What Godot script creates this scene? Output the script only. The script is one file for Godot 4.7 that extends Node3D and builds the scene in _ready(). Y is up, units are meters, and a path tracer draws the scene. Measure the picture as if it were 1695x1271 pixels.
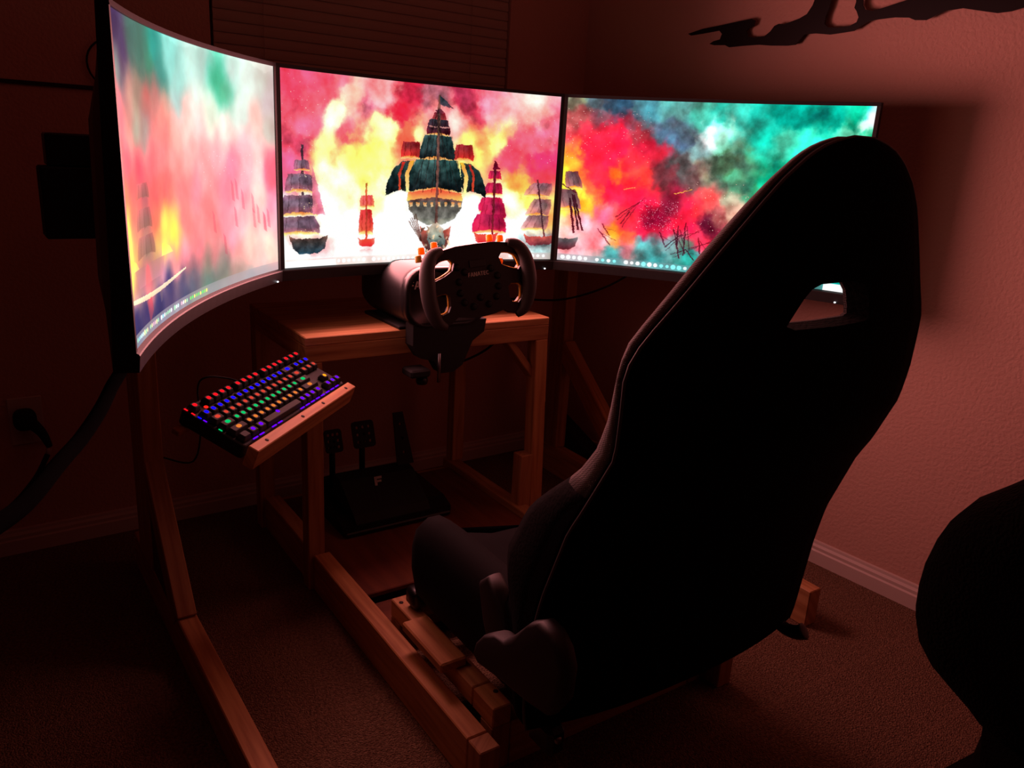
extends Node3D
# A dim room with a home-built wooden driving rig in front of three curved screens. Units are metres, y is up.

var used := {}
var tex := {}
var M := {}
const POWER := 0.085
var rng := RandomNumberGenerator.new()

# ------------------------------------------------------------------ naming
func numbered(n: String) -> String:
	var k: int = used.get(n, 0)
	used[n] = k + 1
	return n if k == 0 else "%s_%03d" % [n, k]

func tag(o: Node, label: String, category: String, group := "", kind := "") -> void:
	o.set_meta("label", label)
	o.set_meta("category", category)
	if group: o.set_meta("group", group)
	if kind: o.set_meta("kind", kind)

func thing(called: String, label: String, category: String, at := Vector3.ZERO, basis3 := Basis(), group := "") -> Node3D:
	var o := Node3D.new()
	o.name = numbered(called)
	add_child(o)
	o.transform = Transform3D(basis3, at)
	tag(o, label, category, group)
	return o

func put(called: String, mesh: Mesh, mat: Material, parent: Node = null, t := Transform3D()) -> MeshInstance3D:
	var o := MeshInstance3D.new()
	if parent == null:
		o.name = numbered(called)
		add_child(o)
	else:
		o.name = called
		parent.add_child(o, true)
	o.mesh = mesh
	o.material_override = mat
	o.transform = t
	o.cast_shadow = GeometryInstance3D.SHADOW_CASTING_SETTING_ON
	return o

func struct(called: String, mesh: Mesh, mat: Material, t := Transform3D(), parent: Node = null) -> MeshInstance3D:
	var o := put(called, mesh, mat, parent, t)
	if parent == null: o.set_meta("kind", "structure")
	return o

# ------------------------------------------------------------------ shapes
# every builder adds triangles whose front faces `outward`
func tri(st: SurfaceTool, p: Array, uv: Array, out: Vector3) -> void:
	var n: Vector3 = (p[1] - p[0]).cross(p[2] - p[0])
	var order := [0, 1, 2] if n.dot(out) < 0.0 else [0, 2, 1]
	for i in order:
		st.set_uv(uv[i])
		st.add_vertex(p[i])

func begin(smooth := false) -> SurfaceTool:
	var st := SurfaceTool.new()
	st.begin(Mesh.PRIMITIVE_TRIANGLES)
	st.set_smooth_group(0 if smooth else 0xFFFFFFFF)
	return st

func done(st: SurfaceTool) -> ArrayMesh:
	st.generate_normals()
	return st.commit()

# box with chamfered edges; u runs along the longest side
func add_box(st: SurfaceTool, size: Vector3, c: float, t := Transform3D()) -> void:
	var h := size / 2
	c = min(c, min(h.x, min(h.y, h.z)) * 0.9)
	var along := 0
	if size.y > size.x and size.y >= size.z: along = 1
	elif size.z > size.x and size.z > size.y: along = 2
	var off := Vector2(t.origin.x * 3.1 + t.origin.y * 1.7, t.origin.z * 2.3 + t.origin.x * 5.7)
	var faces := []
	for ax in 3:
		for s in [-1.0, 1.0]:
			var u := (ax + 1) % 3
			var v := (ax + 2) % 3
			var q := []
			for k in [[-1, -1], [1, -1], [1, 1], [-1, 1]]:
				var p := Vector3()
				p[ax] = s * h[ax]
				p[u] = k[0] * (h[u] - c)
				p[v] = k[1] * (h[v] - c)
				q.append(p)
			faces.append(q)
	for ax in 3:
		var u := (ax + 1) % 3
		var v := (ax + 2) % 3
		for a in [-1.0, 1.0]:
			for b in [-1.0, 1.0]:
				var q := []
				for k in [[-1, 0], [1, 0], [1, 1], [-1, 1]]:
					var p := Vector3()
					p[ax] = k[0] * (h[ax] - c)
					p[u] = a * (h[u] if k[1] == 0 else h[u] - c)
					p[v] = b * (h[v] - c if k[1] == 0 else h[v])
					q.append(p)
				faces.append(q)
	for a in [-1.0, 1.0]:
		for b in [-1.0, 1.0]:
			for d in [-1.0, 1.0]:
				faces.append([Vector3(a * h.x, b * (h.y - c), d * (h.z - c)), Vector3(a * (h.x - c), b * h.y, d * (h.z - c)), Vector3(a * (h.x - c), b * (h.y - c), d * h.z)])
	for q in faces:
		var mid := Vector3()
		for p in q: mid += p / q.size()
		var uvs := []
		var pts := []
		for p: Vector3 in q:
			var side := 0.0
			for ax in 3:
				if ax != along: side += p[ax] * (1.0 if ax != (along + 1) % 3 else 1.31)
			uvs.append(Vector2(p[along], side) + off)
			pts.append(t * p)
		var out := t.basis * mid
		tri(st, [pts[0], pts[1], pts[2]], [uvs[0], uvs[1], uvs[2]], out)
		if q.size() == 4: tri(st, [pts[0], pts[2], pts[3]], [uvs[0], uvs[2], uvs[3]], out)

func box_mesh(size: Vector3, c := 0.002) -> ArrayMesh:
	var st := begin()
	# a shifted origin gives each plank its own stretch of grain
	add_box(st, size, c)
	return done(st)

# a plank from corner lo to corner hi, as a mesh centred on its node, with grain of its own
func plank(called: String, lo: Vector3, hi: Vector3, mat: Material, parent: Node, c := 0.002, turn := Vector3.ZERO) -> MeshInstance3D:
	var st := begin()
	var size := (hi - lo).abs()
	var mid := (hi + lo) / 2
	var st2 := begin()
	add_box(st2, size, c, Transform3D(Basis(), mid))
	var mesh := done(st2)
	# move the mesh back to the node's own origin
	var arr := mesh.surface_get_arrays(0)
	var vs: PackedVector3Array = arr[Mesh.ARRAY_VERTEX]
	for i in vs.size(): vs[i] = vs[i] - mid
	arr[Mesh.ARRAY_VERTEX] = vs
	var m2 := ArrayMesh.new()
	m2.add_surface_from_arrays(Mesh.PRIMITIVE_TRIANGLES, arr)
	return put(called, m2, mat, parent, Transform3D(Basis.from_euler(turn), mid))

# a plank of cross-section w x h from point a to point b
func beam(called: String, a: Vector3, b: Vector3, w: float, h: float, mat: Material, parent: Node) -> MeshInstance3D:
	var z := (b - a).normalized()
	var x := Vector3.UP.cross(z)
	if x.length() < 0.01: x = Vector3.RIGHT
	x = x.normalized()
	var y := z.cross(x)
	return put(called, box_mesh(Vector3(w, h, a.distance_to(b)), 0.002), mat, parent, Transform3D(Basis(x, y, z), (a + b) / 2))

# closed rings of equal length, joined one after the other; caps are fans
func add_loft(st: SurfaceTool, rings: Array, cap := true, closed := false) -> void:
	var n: int = rings[0].size()
	var ps := PackedVector3Array()
	var uvs := PackedVector2Array()
	var last := rings.size() if closed else rings.size() - 1
	for i in last:
		var j := (i + 1) % rings.size()
		for k in n:
			var l := (k + 1) % n
			var u0 := float(i) / rings.size()
			var u1 := float(i + 1) / rings.size()
			var v0 := float(k) / n
			var v1 := float(k + 1) / n
			ps.append_array(PackedVector3Array([rings[i][k], rings[i][l], rings[j][l], rings[i][k], rings[j][l], rings[j][k]]))
			uvs.append_array(PackedVector2Array([Vector2(u0, v0), Vector2(u0, v1), Vector2(u1, v1), Vector2(u0, v0), Vector2(u1, v1), Vector2(u1, v0)]))
	if cap and not closed:
		for e in [0, rings.size() - 1]:
			var mid := Vector3()
			for p in rings[e]: mid += p / n
			for k in n:
				var l := (k + 1) % n
				var x: int = l if e == 0 else k
				var y: int = k if e == 0 else l
				ps.append_array(PackedVector3Array([mid, rings[e][x], rings[e][y]]))
				uvs.append_array(PackedVector2Array([Vector2(0.5, 0.5), Vector2(0, 0), Vector2(1, 0)]))
	# which way round is outside: by the sign of the enclosed volume
	var volume := 0.0
	for i in range(0, ps.size(), 3): volume += (ps[i] - ps[0]).dot((ps[i + 1] - ps[0]).cross(ps[i + 2] - ps[0]))
	for i in range(0, ps.size(), 3):
		var order := [0, 2, 1] if volume > 0.0 else [0, 1, 2]
		for k in order:
			st.set_uv(uvs[i + k])
			st.add_vertex(ps[i + k])

func tube(points: Array, radius, sides := 8, closed := false) -> ArrayMesh:
	var st := begin(true)
	var rings := []
	var n := points.size()
	var side := Vector3()
	for i in n:
		var a: Vector3 = points[(i - 1 + n) % n] if closed else points[max(i - 1, 0)]
		var b: Vector3 = points[(i + 1) % n] if closed else points[min(i + 1, n - 1)]
		var d := (b - a).normalized()
		if i == 0:
			side = d.cross(Vector3.UP if abs(d.y) < 0.9 else Vector3.RIGHT).normalized()
		else:
			side = (side - d * side.dot(d)).normalized()
		var up := side.cross(d)
		var rr: float = radius[i] if radius is Array else radius
		var ring := []
		for k in sides:
			var w := TAU * k / sides
			ring.append(points[i] + (side * cos(w) + up * sin(w)) * rr)
		rings.append(ring)
	add_loft(st, rings, not closed, closed)
	return done(st)

# smooth curve through points
func curve(points: Array, steps := 6, closed := false) -> Array:
	var out := []
	var n := points.size()
	var segs := n if closed else n - 1
	for i in segs:
		var p0 = points[(i - 1 + n) % n] if closed or i > 0 else points[0]
		var p1 = points[i]
		var p2 = points[(i + 1) % n]
		var p3 = points[(i + 2) % n] if closed or i + 2 < n else points[n - 1]
		for k in steps:
			out.append(p1.cubic_interpolate(p2, p0, p3, float(k) / steps))
	if not closed: out.append(points[n - 1])
	return out

# flat outline (x, y) given depth along z, from z0 to z1
func add_prism(st: SurfaceTool, poly: PackedVector2Array, z0: float, z1: float, t := Transform3D()) -> void:
	var idx := Geometry2D.triangulate_polygon(poly)
	for e in [[z0, -1.0], [z1, 1.0]]:
		for i in range(0, idx.size(), 3):
			var p := []
			var uv := []
			for j in 3:
				var q := poly[idx[i + j]]
				p.append(t * Vector3(q.x, q.y, e[0]))
				uv.append(q)
			tri(st, p, uv, t.basis * Vector3(0, 0, e[1] * signf(z1 - z0)))
	var area := 0.0
	var n := poly.size()
	for i in n: area += poly[i].cross(poly[(i + 1) % n])
	for i in n:
		var a := poly[i]
		var b := poly[(i + 1) % n]
		var e := b - a
		var out := Vector3(e.y, -e.x, 0) * signf(area)
		var q := [t * Vector3(a.x, a.y, z0), t * Vector3(b.x, b.y, z0), t * Vector3(b.x, b.y, z1), t * Vector3(a.x, a.y, z1)]
		tri(st, [q[0], q[1], q[2]], [a, b, b], t.basis * out)
		tri(st, [q[0], q[2], q[3]], [a, b, a], t.basis * out)

func prism(poly: Array, z0: float, z1: float) -> ArrayMesh:
	var st := begin()
	add_prism(st, PackedVector2Array(poly), z0, z1)
	return done(st)

# turned profile: points (radius, height) about y
func lathe(profile: Array, sides := 20) -> ArrayMesh:
	var st := begin(true)
	var rings := []
	for p in profile:
		var ring := []
		for k in sides:
			var w := TAU * k / sides
			ring.append(Vector3(cos(w) * p.x, p.y, sin(w) * p.x))
		rings.append(ring)
	add_loft(st, rings)
	return done(st)

func rounded_rect(w: float, h: float, r: float, steps := 4) -> Array:
	var out := []
	for q in 4:
		var c := Vector2((w / 2 - r) * [1, -1, -1, 1][q], (h / 2 - r) * [1, 1, -1, -1][q])
		for k in steps + 1:
			var a := (q + float(k) / steps) * PI / 2
			out.append(c + Vector2(cos(a), sin(a)) * r)
	return out

# rounded slab: outline in xy, soft edges, depth along z
func soft_slab(poly: Array, depth: float, soft: float) -> ArrayMesh:
	var st := begin(true)
	var mid := Vector2()
	for p in poly: mid += p / poly.size()
	var rings := []
	for k in 9:
		var a := -PI / 2 + PI * k / 8.0
		var inset := soft * (1 - cos(a))
		var z := (depth / 2 - soft) * signf(sin(a)) * (1.0 if abs(sin(a)) > 0.01 else 0.0) + soft * sin(a)
		var ring := []
		for p: Vector2 in poly:
			var q := p + (mid - p).normalized() * inset
			ring.append(Vector3(q.x, q.y, z))
		rings.append(ring)
	add_loft(st, rings)
	return done(st)

func table(t: Array, y: float) -> float:
	for i in t.size() - 1:
		if y <= t[i + 1].x:
			return lerpf(t[i].y, t[i + 1].y, clampf((y - t[i].x) / (t[i + 1].x - t[i].x), 0, 1))
	return t[t.size() - 1].y

# ------------------------------------------------------------------ materials
func noise_tex(freq: float, size: int, normal := false, ramp: Array = [], oct := 4, kind := FastNoiseLite.TYPE_SIMPLEX_SMOOTH, bump := 4.0, sd := 1) -> NoiseTexture2D:
	var n := FastNoiseLite.new()
	n.noise_type = kind
	n.frequency = freq
	n.fractal_octaves = oct
	n.seed = sd
	var t := NoiseTexture2D.new()
	t.width = size
	t.height = size
	t.seamless = true
	t.noise = n
	t.as_normal_map = normal
	t.bump_strength = bump
	if ramp.size():
		var g := Gradient.new()
		g.offsets = PackedFloat32Array([0.0, 0.5, 1.0])
		g.colors = PackedColorArray(ramp)
		t.color_ramp = g
	return t

func mat(c: Color, rough := 0.6, metal := 0.0) -> StandardMaterial3D:
	var m := StandardMaterial3D.new()
	m.albedo_color = c
	m.roughness = rough
	m.metallic = metal
	return m

func glow(c: Color, e: float) -> StandardMaterial3D:
	var m := mat(Color(0.01, 0.01, 0.01), 0.9)
	m.metallic_specular = 0.05
	m.emission_enabled = true
	m.emission = c
	m.emission_energy_multiplier = e
	return m

func make_materials() -> void:
	var grain := noise_tex(0.012, 512, false, [Color(0.66, 0.45, 0.27), Color(0.80, 0.60, 0.40), Color(0.88, 0.70, 0.49)], 4)
	for k in 3:
		var w := mat([Color(0.92, 0.9, 0.88), Color(0.84, 0.8, 0.76), Color(0.92, 0.87, 0.8)][k], 0.62)
		w.albedo_texture = grain
		w.uv1_scale = Vector3(0.55, 7.0, 1)
		w.uv1_offset = Vector3(0.31 * k, 0.17 * k, 0)
		M["wood%d" % k] = w
	var wall := mat(Color(0.80, 0.64, 0.57), 0.85)
	wall.normal_enabled = true
	wall.normal_texture = noise_tex(0.04, 512, true, [], 3, FastNoiseLite.TYPE_SIMPLEX_SMOOTH, 4.0)
	wall.normal_scale = 0.55
	wall.uv1_triplanar = true
	wall.uv1_world_triplanar = true
	wall.uv1_scale = Vector3(4.2, 4.2, 4.2)
	M.wall = wall
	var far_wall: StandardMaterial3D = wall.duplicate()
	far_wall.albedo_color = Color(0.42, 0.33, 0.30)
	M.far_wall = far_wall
	var carpet := mat(Color(1, 1, 1), 1.0)
	carpet.albedo_texture = noise_tex(0.05, 512, false, [Color(0.36, 0.25, 0.17), Color(0.52, 0.40, 0.30), Color(0.63, 0.51, 0.40)], 5)
	carpet.heightmap_enabled = true
	carpet.heightmap_texture = noise_tex(0.09, 512, false, [], 4, FastNoiseLite.TYPE_SIMPLEX_SMOOTH, 4.0, 5)
	carpet.heightmap_scale = 0.7
	carpet.uv1_triplanar = true
	carpet.uv1_world_triplanar = true
	carpet.uv1_scale = Vector3(5.0, 5.0, 5.0)
	M.carpet = carpet
	var ply := mat(Color(0.52, 0.36, 0.27), 0.7)
	ply.albedo_texture = grain
	ply.uv1_scale = Vector3(0.5, 3.0, 1)
	M.ply = ply
	M.trim = mat(Color(0.82, 0.76, 0.72), 0.5)
	M.blind = mat(Color(0.72, 0.64, 0.58), 0.6)
	M.groove = mat(Color(0.16, 0.11, 0.10), 0.8)
	M.black = mat(Color(0.045, 0.045, 0.05), 0.38)
	M.black_matt = mat(Color(0.035, 0.034, 0.036), 0.75)
	M.bezel = mat(Color(0.075, 0.07, 0.07), 0.5)
	M.cover = mat(Color(0.15, 0.135, 0.14), 0.55)
	M.vinyl = mat(Color(0.04, 0.035, 0.04), 0.9)
	M.vinyl.metallic_specular = 0.3
	M.rubber = mat(Color(0.06, 0.058, 0.06), 0.8)
	M.grip = mat(Color(0.22, 0.2, 0.2), 0.6)
	M.steel = mat(Color(0.55, 0.55, 0.57), 0.3, 1.0)
	M.dark_metal = mat(Color(0.16, 0.16, 0.17), 0.4, 1.0)
	M.orange = mat(Color(1.0, 0.74, 0.05), 0.35)
	M.orange.backlight_enabled = true
	M.orange.backlight = Color(0.95, 0.65, 0.05)
	M.yellow = mat(Color(0.85, 0.66, 0.18), 0.4)
	M.print = mat(Color(0.75, 0.72, 0.70), 0.5)
	M.art = mat(Color(0.09, 0.065, 0.06), 0.45, 0.5)
	M.plastic = mat(Color(0.06, 0.055, 0.06), 0.45)
	M.plate = mat(Color(0.80, 0.76, 0.72), 0.4)
	M.glass = mat(Color(0.02, 0.02, 0.03, 0.25), 0.05)
	M.glass.transparency = BaseMaterial3D.TRANSPARENCY_ALPHA
	var fabric := mat(Color(0.36, 0.33, 0.32), 0.9)
	fabric.rim_enabled = true
	fabric.rim = 0.4
	fabric.rim_tint = 0.6
	fabric.normal_enabled = true
	fabric.normal_texture = mesh_weave()
	fabric.normal_scale = 0.9
	fabric.uv1_triplanar = true
	fabric.uv1_scale = Vector3(45, 45, 45)
	M.fabric = fabric
	var shell := mat(Color(0.05, 0.045, 0.045), 0.95)
	shell.metallic_specular = 0.15
	shell.normal_enabled = true
	shell.normal_texture = noise_tex(0.08, 256, true, [], 3)
	shell.normal_scale = 0.3
	shell.uv1_triplanar = true
	shell.uv1_scale = Vector3(6, 6, 6)
	M.shell = shell
	M.piping = mat(Color(0.30, 0.28, 0.28), 0.6)
	var fuzzy := mat(Color(0.03, 0.03, 0.032), 1.0)
	fuzzy.heightmap_enabled = true
	fuzzy.heightmap_texture = noise_tex(0.12, 256, false, [], 4)
	fuzzy.heightmap_scale = 0.5
	fuzzy.uv1_triplanar = true
	fuzzy.uv1_scale = Vector3(9, 9, 9)
	M.fuzzy = fuzzy
	var braid := mat(Color(0.02, 0.02, 0.02), 1.0)
	braid.metallic_specular = 0.1
	M.braid = braid

# small woven cells, as relief only
func mesh_weave() -> ImageTexture:
	if tex.has("weave"): return tex.weave
	var im := Image.create_empty(128, 128, false, Image.FORMAT_RGB8)
	for y in 128:
		for x in 128:
			var a := absf(sin(PI * x / 16.0)) * absf(sin(PI * (y + (8 if (x / 16) % 2 else 0)) / 16.0))
			var v := clampf(a * 1.3, 0, 1)
			im.set_pixel(x, y, Color(v, v, v))
	im.bump_map_to_normal_map(3.0)
	tex.weave = ImageTexture.create_from_image(im)
	return tex.weave

# ------------------------------------------------------------------ pictures shown on the screens
const PW := 720
const PH := 405

# soft colour patches: each word is "u v colour", u and v in hundredths
func patches(list: String, soft := 0.0008, sharp := 2.4) -> Image:
	var w := 64
	var h := 36
	var us := PackedVector2Array()
	var cs := []
	for line in list.split(";", false):
		var q := line.strip_edges().split(" ")
		us.append(Vector2(float(q[0]) / 100.0, float(q[1]) / 100.0))
		cs.append(Color(q[2]))
	var im := Image.create_empty(w, h, false, Image.FORMAT_RGBF)
	for y in h:
		for x in w:
			var p := Vector2((x + 0.5) / w, (y + 0.5) / h)
			var sum := Color(0, 0, 0)
			var tot := 0.0
			for i in us.size():
				var d := (p - us[i]) * Vector2(1.78, 1)
				var g := 1.0 / pow(d.length_squared() + soft, sharp)
				sum += cs[i] * g
				tot += g
			im.set_pixel(x, y, Color(sum.r / tot, sum.g / tot, sum.b / tot))
	im.resize(PW, PH, Image.INTERPOLATE_CUBIC)
	return im

func field(freq: float, sd: int, oct := 5) -> PackedByteArray:
	var n := FastNoiseLite.new()
	n.noise_type = FastNoiseLite.TYPE_SIMPLEX_SMOOTH
	n.frequency = freq
	n.fractal_octaves = oct
	n.seed = sd
	return n.get_image(PW, PH, false, false, true).get_data()

# warp the patches like smoke, coarse and fine, and add lighter and darker wisps
func smoke(src: Image, warp: float, fine: float, detail: float, sd: int, stretch := Vector2(1, 1)) -> Image:
	var a := field(0.0055, sd, 3)
	var b := field(0.0055, sd + 1, 3)
	var c := field(0.03, sd + 2, 4)
	var d := field(0.03, sd + 3, 4)
	var e := field(0.014, sd + 4, 5)
	var s := src.get_data().to_float32_array()
	var out := PackedByteArray()
	out.resize(PW * PH * 3)
	for y in PH:
		for x in PW:
			var i := y * PW + x
			var sx := clampi(x + int(((a[i] - 128) * warp + (c[i] - 128) * fine) * stretch.x), 0, PW - 1)
			var sy := clampi(y + int(((b[i] - 128) * warp + (d[i] - 128) * fine) * stretch.y), 0, PH - 1)
			var j := (sy * PW + sx) * 3
			var k := 1.0 + (e[i] - 128) * detail
			out[i * 3] = int(clampf(s[j] * (0.5 + 0.5 * k), 0, 1) * 255)
			out[i * 3 + 1] = int(clampf(s[j + 1] * k, 0, 1) * 255)
			out[i * 3 + 2] = int(clampf(s[j + 2] * k, 0, 1) * 255)
	return Image.create_from_data(PW, PH, false, Image.FORMAT_RGB8, out)

# filled outline in picture units (0..1), shaded from one colour at its top to another at its foot
func fill(im: Image, pts: Array, top: Color, low: Color, alpha := 1.0) -> void:
	var q := []
	var y0 := 1e9
	var y1 := -1e9
	for p in pts:
		var v := Vector2(p[0] * PW, p[1] * PH)
		q.append(v)
		y0 = min(y0, v.y)
		y1 = max(y1, v.y)
	for y in range(max(0, int(y0)), min(PH - 1, int(y1)) + 1):
		var xs := []
		for i in q.size():
			var a: Vector2 = q[i]
			var b: Vector2 = q[(i + 1) % q.size()]
			if (a.y <= y + 0.5) != (b.y <= y + 0.5): xs.append(a.x + (y + 0.5 - a.y) / (b.y - a.y) * (b.x - a.x))
		xs.sort()
		var col := top.lerp(low, clampf((y - y0) / max(y1 - y0, 1.0), 0, 1))
		for k in range(0, xs.size() - 1, 2):
			for x in range(max(0, int(xs[k])), min(PW - 1, int(xs[k + 1])) + 1):
				im.set_pixel(x, y, im.get_pixel(x, y).lerp(col, alpha))

func line(im: Image, a: Vector2, b: Vector2, wide: float, c: Color, alpha := 1.0) -> void:
	var d := (b - a).normalized() * Vector2(1, 1.78)
	var n := Vector2(-d.y, d.x) * wide
	fill(im, [[a.x + n.x, a.y + n.y], [b.x + n.x, b.y + n.y], [b.x - n.x, b.y - n.y], [a.x - n.x, a.y - n.y]], c, c, alpha)

# a sail: narrower at its head, billowing at the sides, its foot arched and edged with firelight
func sail(im: Image, x: float, y: float, w: float, h: float, top: Color, low: Color, alpha := 1.0, lean := 0.0, rim := 0.85) -> void:
	for layer in 3:
		var p := []
		var f: float = [1.0, 0.62, 0.5][layer]
		var off: float = [0.0, -0.12, 0.22][layer] * w
		for k in 13:
			var t := k / 12.0
			p.append([x + off - w * f * (0.36 + 0.13 * sin(t * PI * 0.62)) + lean * t, y + h * t])
		for k in range(0, 13):
			var t := k / 12.0
			p.append([x + off - w * f * 0.485 + w * f * 0.97 * t + lean, y + h * (1.0 - 0.13 * sin(t * PI))])
		for k in range(12, -1, -1):
			var t := k / 12.0
			p.append([x + off + w * f * (0.36 + 0.13 * sin(t * PI * 0.62)) + lean * t, y + h * t])
		if layer == 0: fill(im, p, top, low, alpha)
		elif layer == 1: fill(im, p, top.lightened(0.18), low.lightened(0.06), alpha * 0.45)
		else: fill(im, p, top.darkened(0.4), low.darkened(0.4), alpha * 0.35)
	if rim > 0.0:
		var r := []
		for k in 13:
			var t := k / 12.0
			r.append([x - w * 0.48 + w * 0.96 * t + lean, y + h * (1.0 - 0.13 * sin(t * PI))])
		for k in range(12, -1, -1):
			var t := k / 12.0
			r.append([x - w * 0.46 + w * 0.92 * t + lean, y + h * (1.0 - 0.13 * sin(t * PI)) + 0.1 * h * (0.4 + sin(t * PI)) + 0.004])
		fill(im, r, Color("ff9030"), Color("fff0a0"), rim)
	for k in 3: line(im, Vector2(x - w * 0.25 + w * 0.25 * k, y + h * 0.05), Vector2(x - w * 0.3 + w * 0.3 * k + lean, y + h * 0.86), 0.0007, low.darkened(0.5), alpha * 0.4)

func hull(im: Image, x: float, y: float, w: float, h: float, top: Color, low: Color, alpha := 1.0) -> void:
	fill(im, [[x - w * 0.5, y - h * 0.25], [x - w * 0.35, y], [x + w * 0.3, y], [x + w * 0.52, y - h * 0.2], [x + w * 0.42, y + h * 0.7], [x + w * 0.25, y + h], [x - w * 0.25, y + h], [x - w * 0.42, y + h * 0.6]], top, low, alpha)

func sparks(im: Image, n: int, area: Rect2, c: Color) -> void:
	for i in n:
		var x := int((area.position.x + rng.randf() * area.size.x) * PW)
		var y := int((area.position.y + rng.randf() * area.size.y) * PH)
		im.fill_rect(Rect2i(x, y, 1 + int(rng.randf() * 1.6), 1), c.lerp(Color.WHITE, rng.randf() * 0.5))

# a strip of small round icons along the foot of the picture
func icon_bar(im: Image, shade: Color, alpha: float, x0: float, x1: float, step: float, palette: Array, size: float) -> void:
	fill(im, [[0, 0.957], [1, 0.957], [1, 1], [0, 1]], shade, shade, alpha)
	var x := x0
	while x < x1:
		var r := size * rng.randf_range(0.65, 1.0)
		var p := []
		for k in 10: p.append([x + cos(TAU * k / 10) * r, 0.978 + sin(TAU * k / 10) * r * 1.78])
		if rng.randf() < 0.94:
			var c := Color(palette[rng.randi() % palette.size()])
			fill(im, p, c, c)
		x += step

# ragged edges and mottled tone, so that painted shapes sit in the smoke
func roughen(im: Image, shift: float, tone: float, sd: int) -> Image:
	var c := field(0.06, sd, 3)
	var d := field(0.06, sd + 1, 3)
	var e := field(0.035, sd + 2, 4)
	var s := im.get_data()
	var out := PackedByteArray()
	out.resize(s.size())
	for y in PH:
		for x in PW:
			var i := y * PW + x
			var sx := clampi(x + int(roundf((c[i] - 128) * shift)), 0, PW - 1)
			var sy := clampi(y + int(roundf((d[i] - 128) * shift)), 0, PH - 1)
			var j := (sy * PW + sx) * 3
			var dark := 1.0 - maxf(s[j], maxf(s[j + 1], s[j + 2])) / 255.0
			var k := 1.0 + (e[i] - 128) * tone * (0.15 + dark * 1.6)
			for h in 3: out[i * 3 + h] = int(clampf(s[j + h] * k, 0, 255))
	return Image.create_from_data(PW, PH, false, Image.FORMAT_RGB8, out)

func texture(im: Image, gain := 1.0, pale := 0.0) -> ImageTexture:
	if gain != 1.0:
		# firelight spilling over: the picture's own soft glow, then its contrast
		var soft: Image = im.duplicate()
		soft.resize(45, 25, Image.INTERPOLATE_LANCZOS)
		soft.resize(PW, PH, Image.INTERPOLATE_CUBIC)
		var a := im.get_data()
		var b := soft.get_data()
		for i in a.size():
			var v := a[i] / 255.0
			var g := maxf(b[i] / 255.0 - 0.5, 0.0) * 0.7
			a[i] = int(clampf((v - 0.05) * gain + g, 0.0, 1.0) * 255.0)
		if pale > 0.0:
			for i in range(0, a.size(), 3):
				var grey := (a[i] * 3 + a[i + 1] * 5 + a[i + 2] * 2) / 10.0
				for h in 3: a[i + h] = int(lerpf(a[i + h], grey, pale))
		im = Image.create_from_data(PW, PH, false, Image.FORMAT_RGB8, a)
	im.resize(PW * 2, PH * 2, Image.INTERPOLATE_CUBIC)
	return ImageTexture.create_from_image(im)

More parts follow.
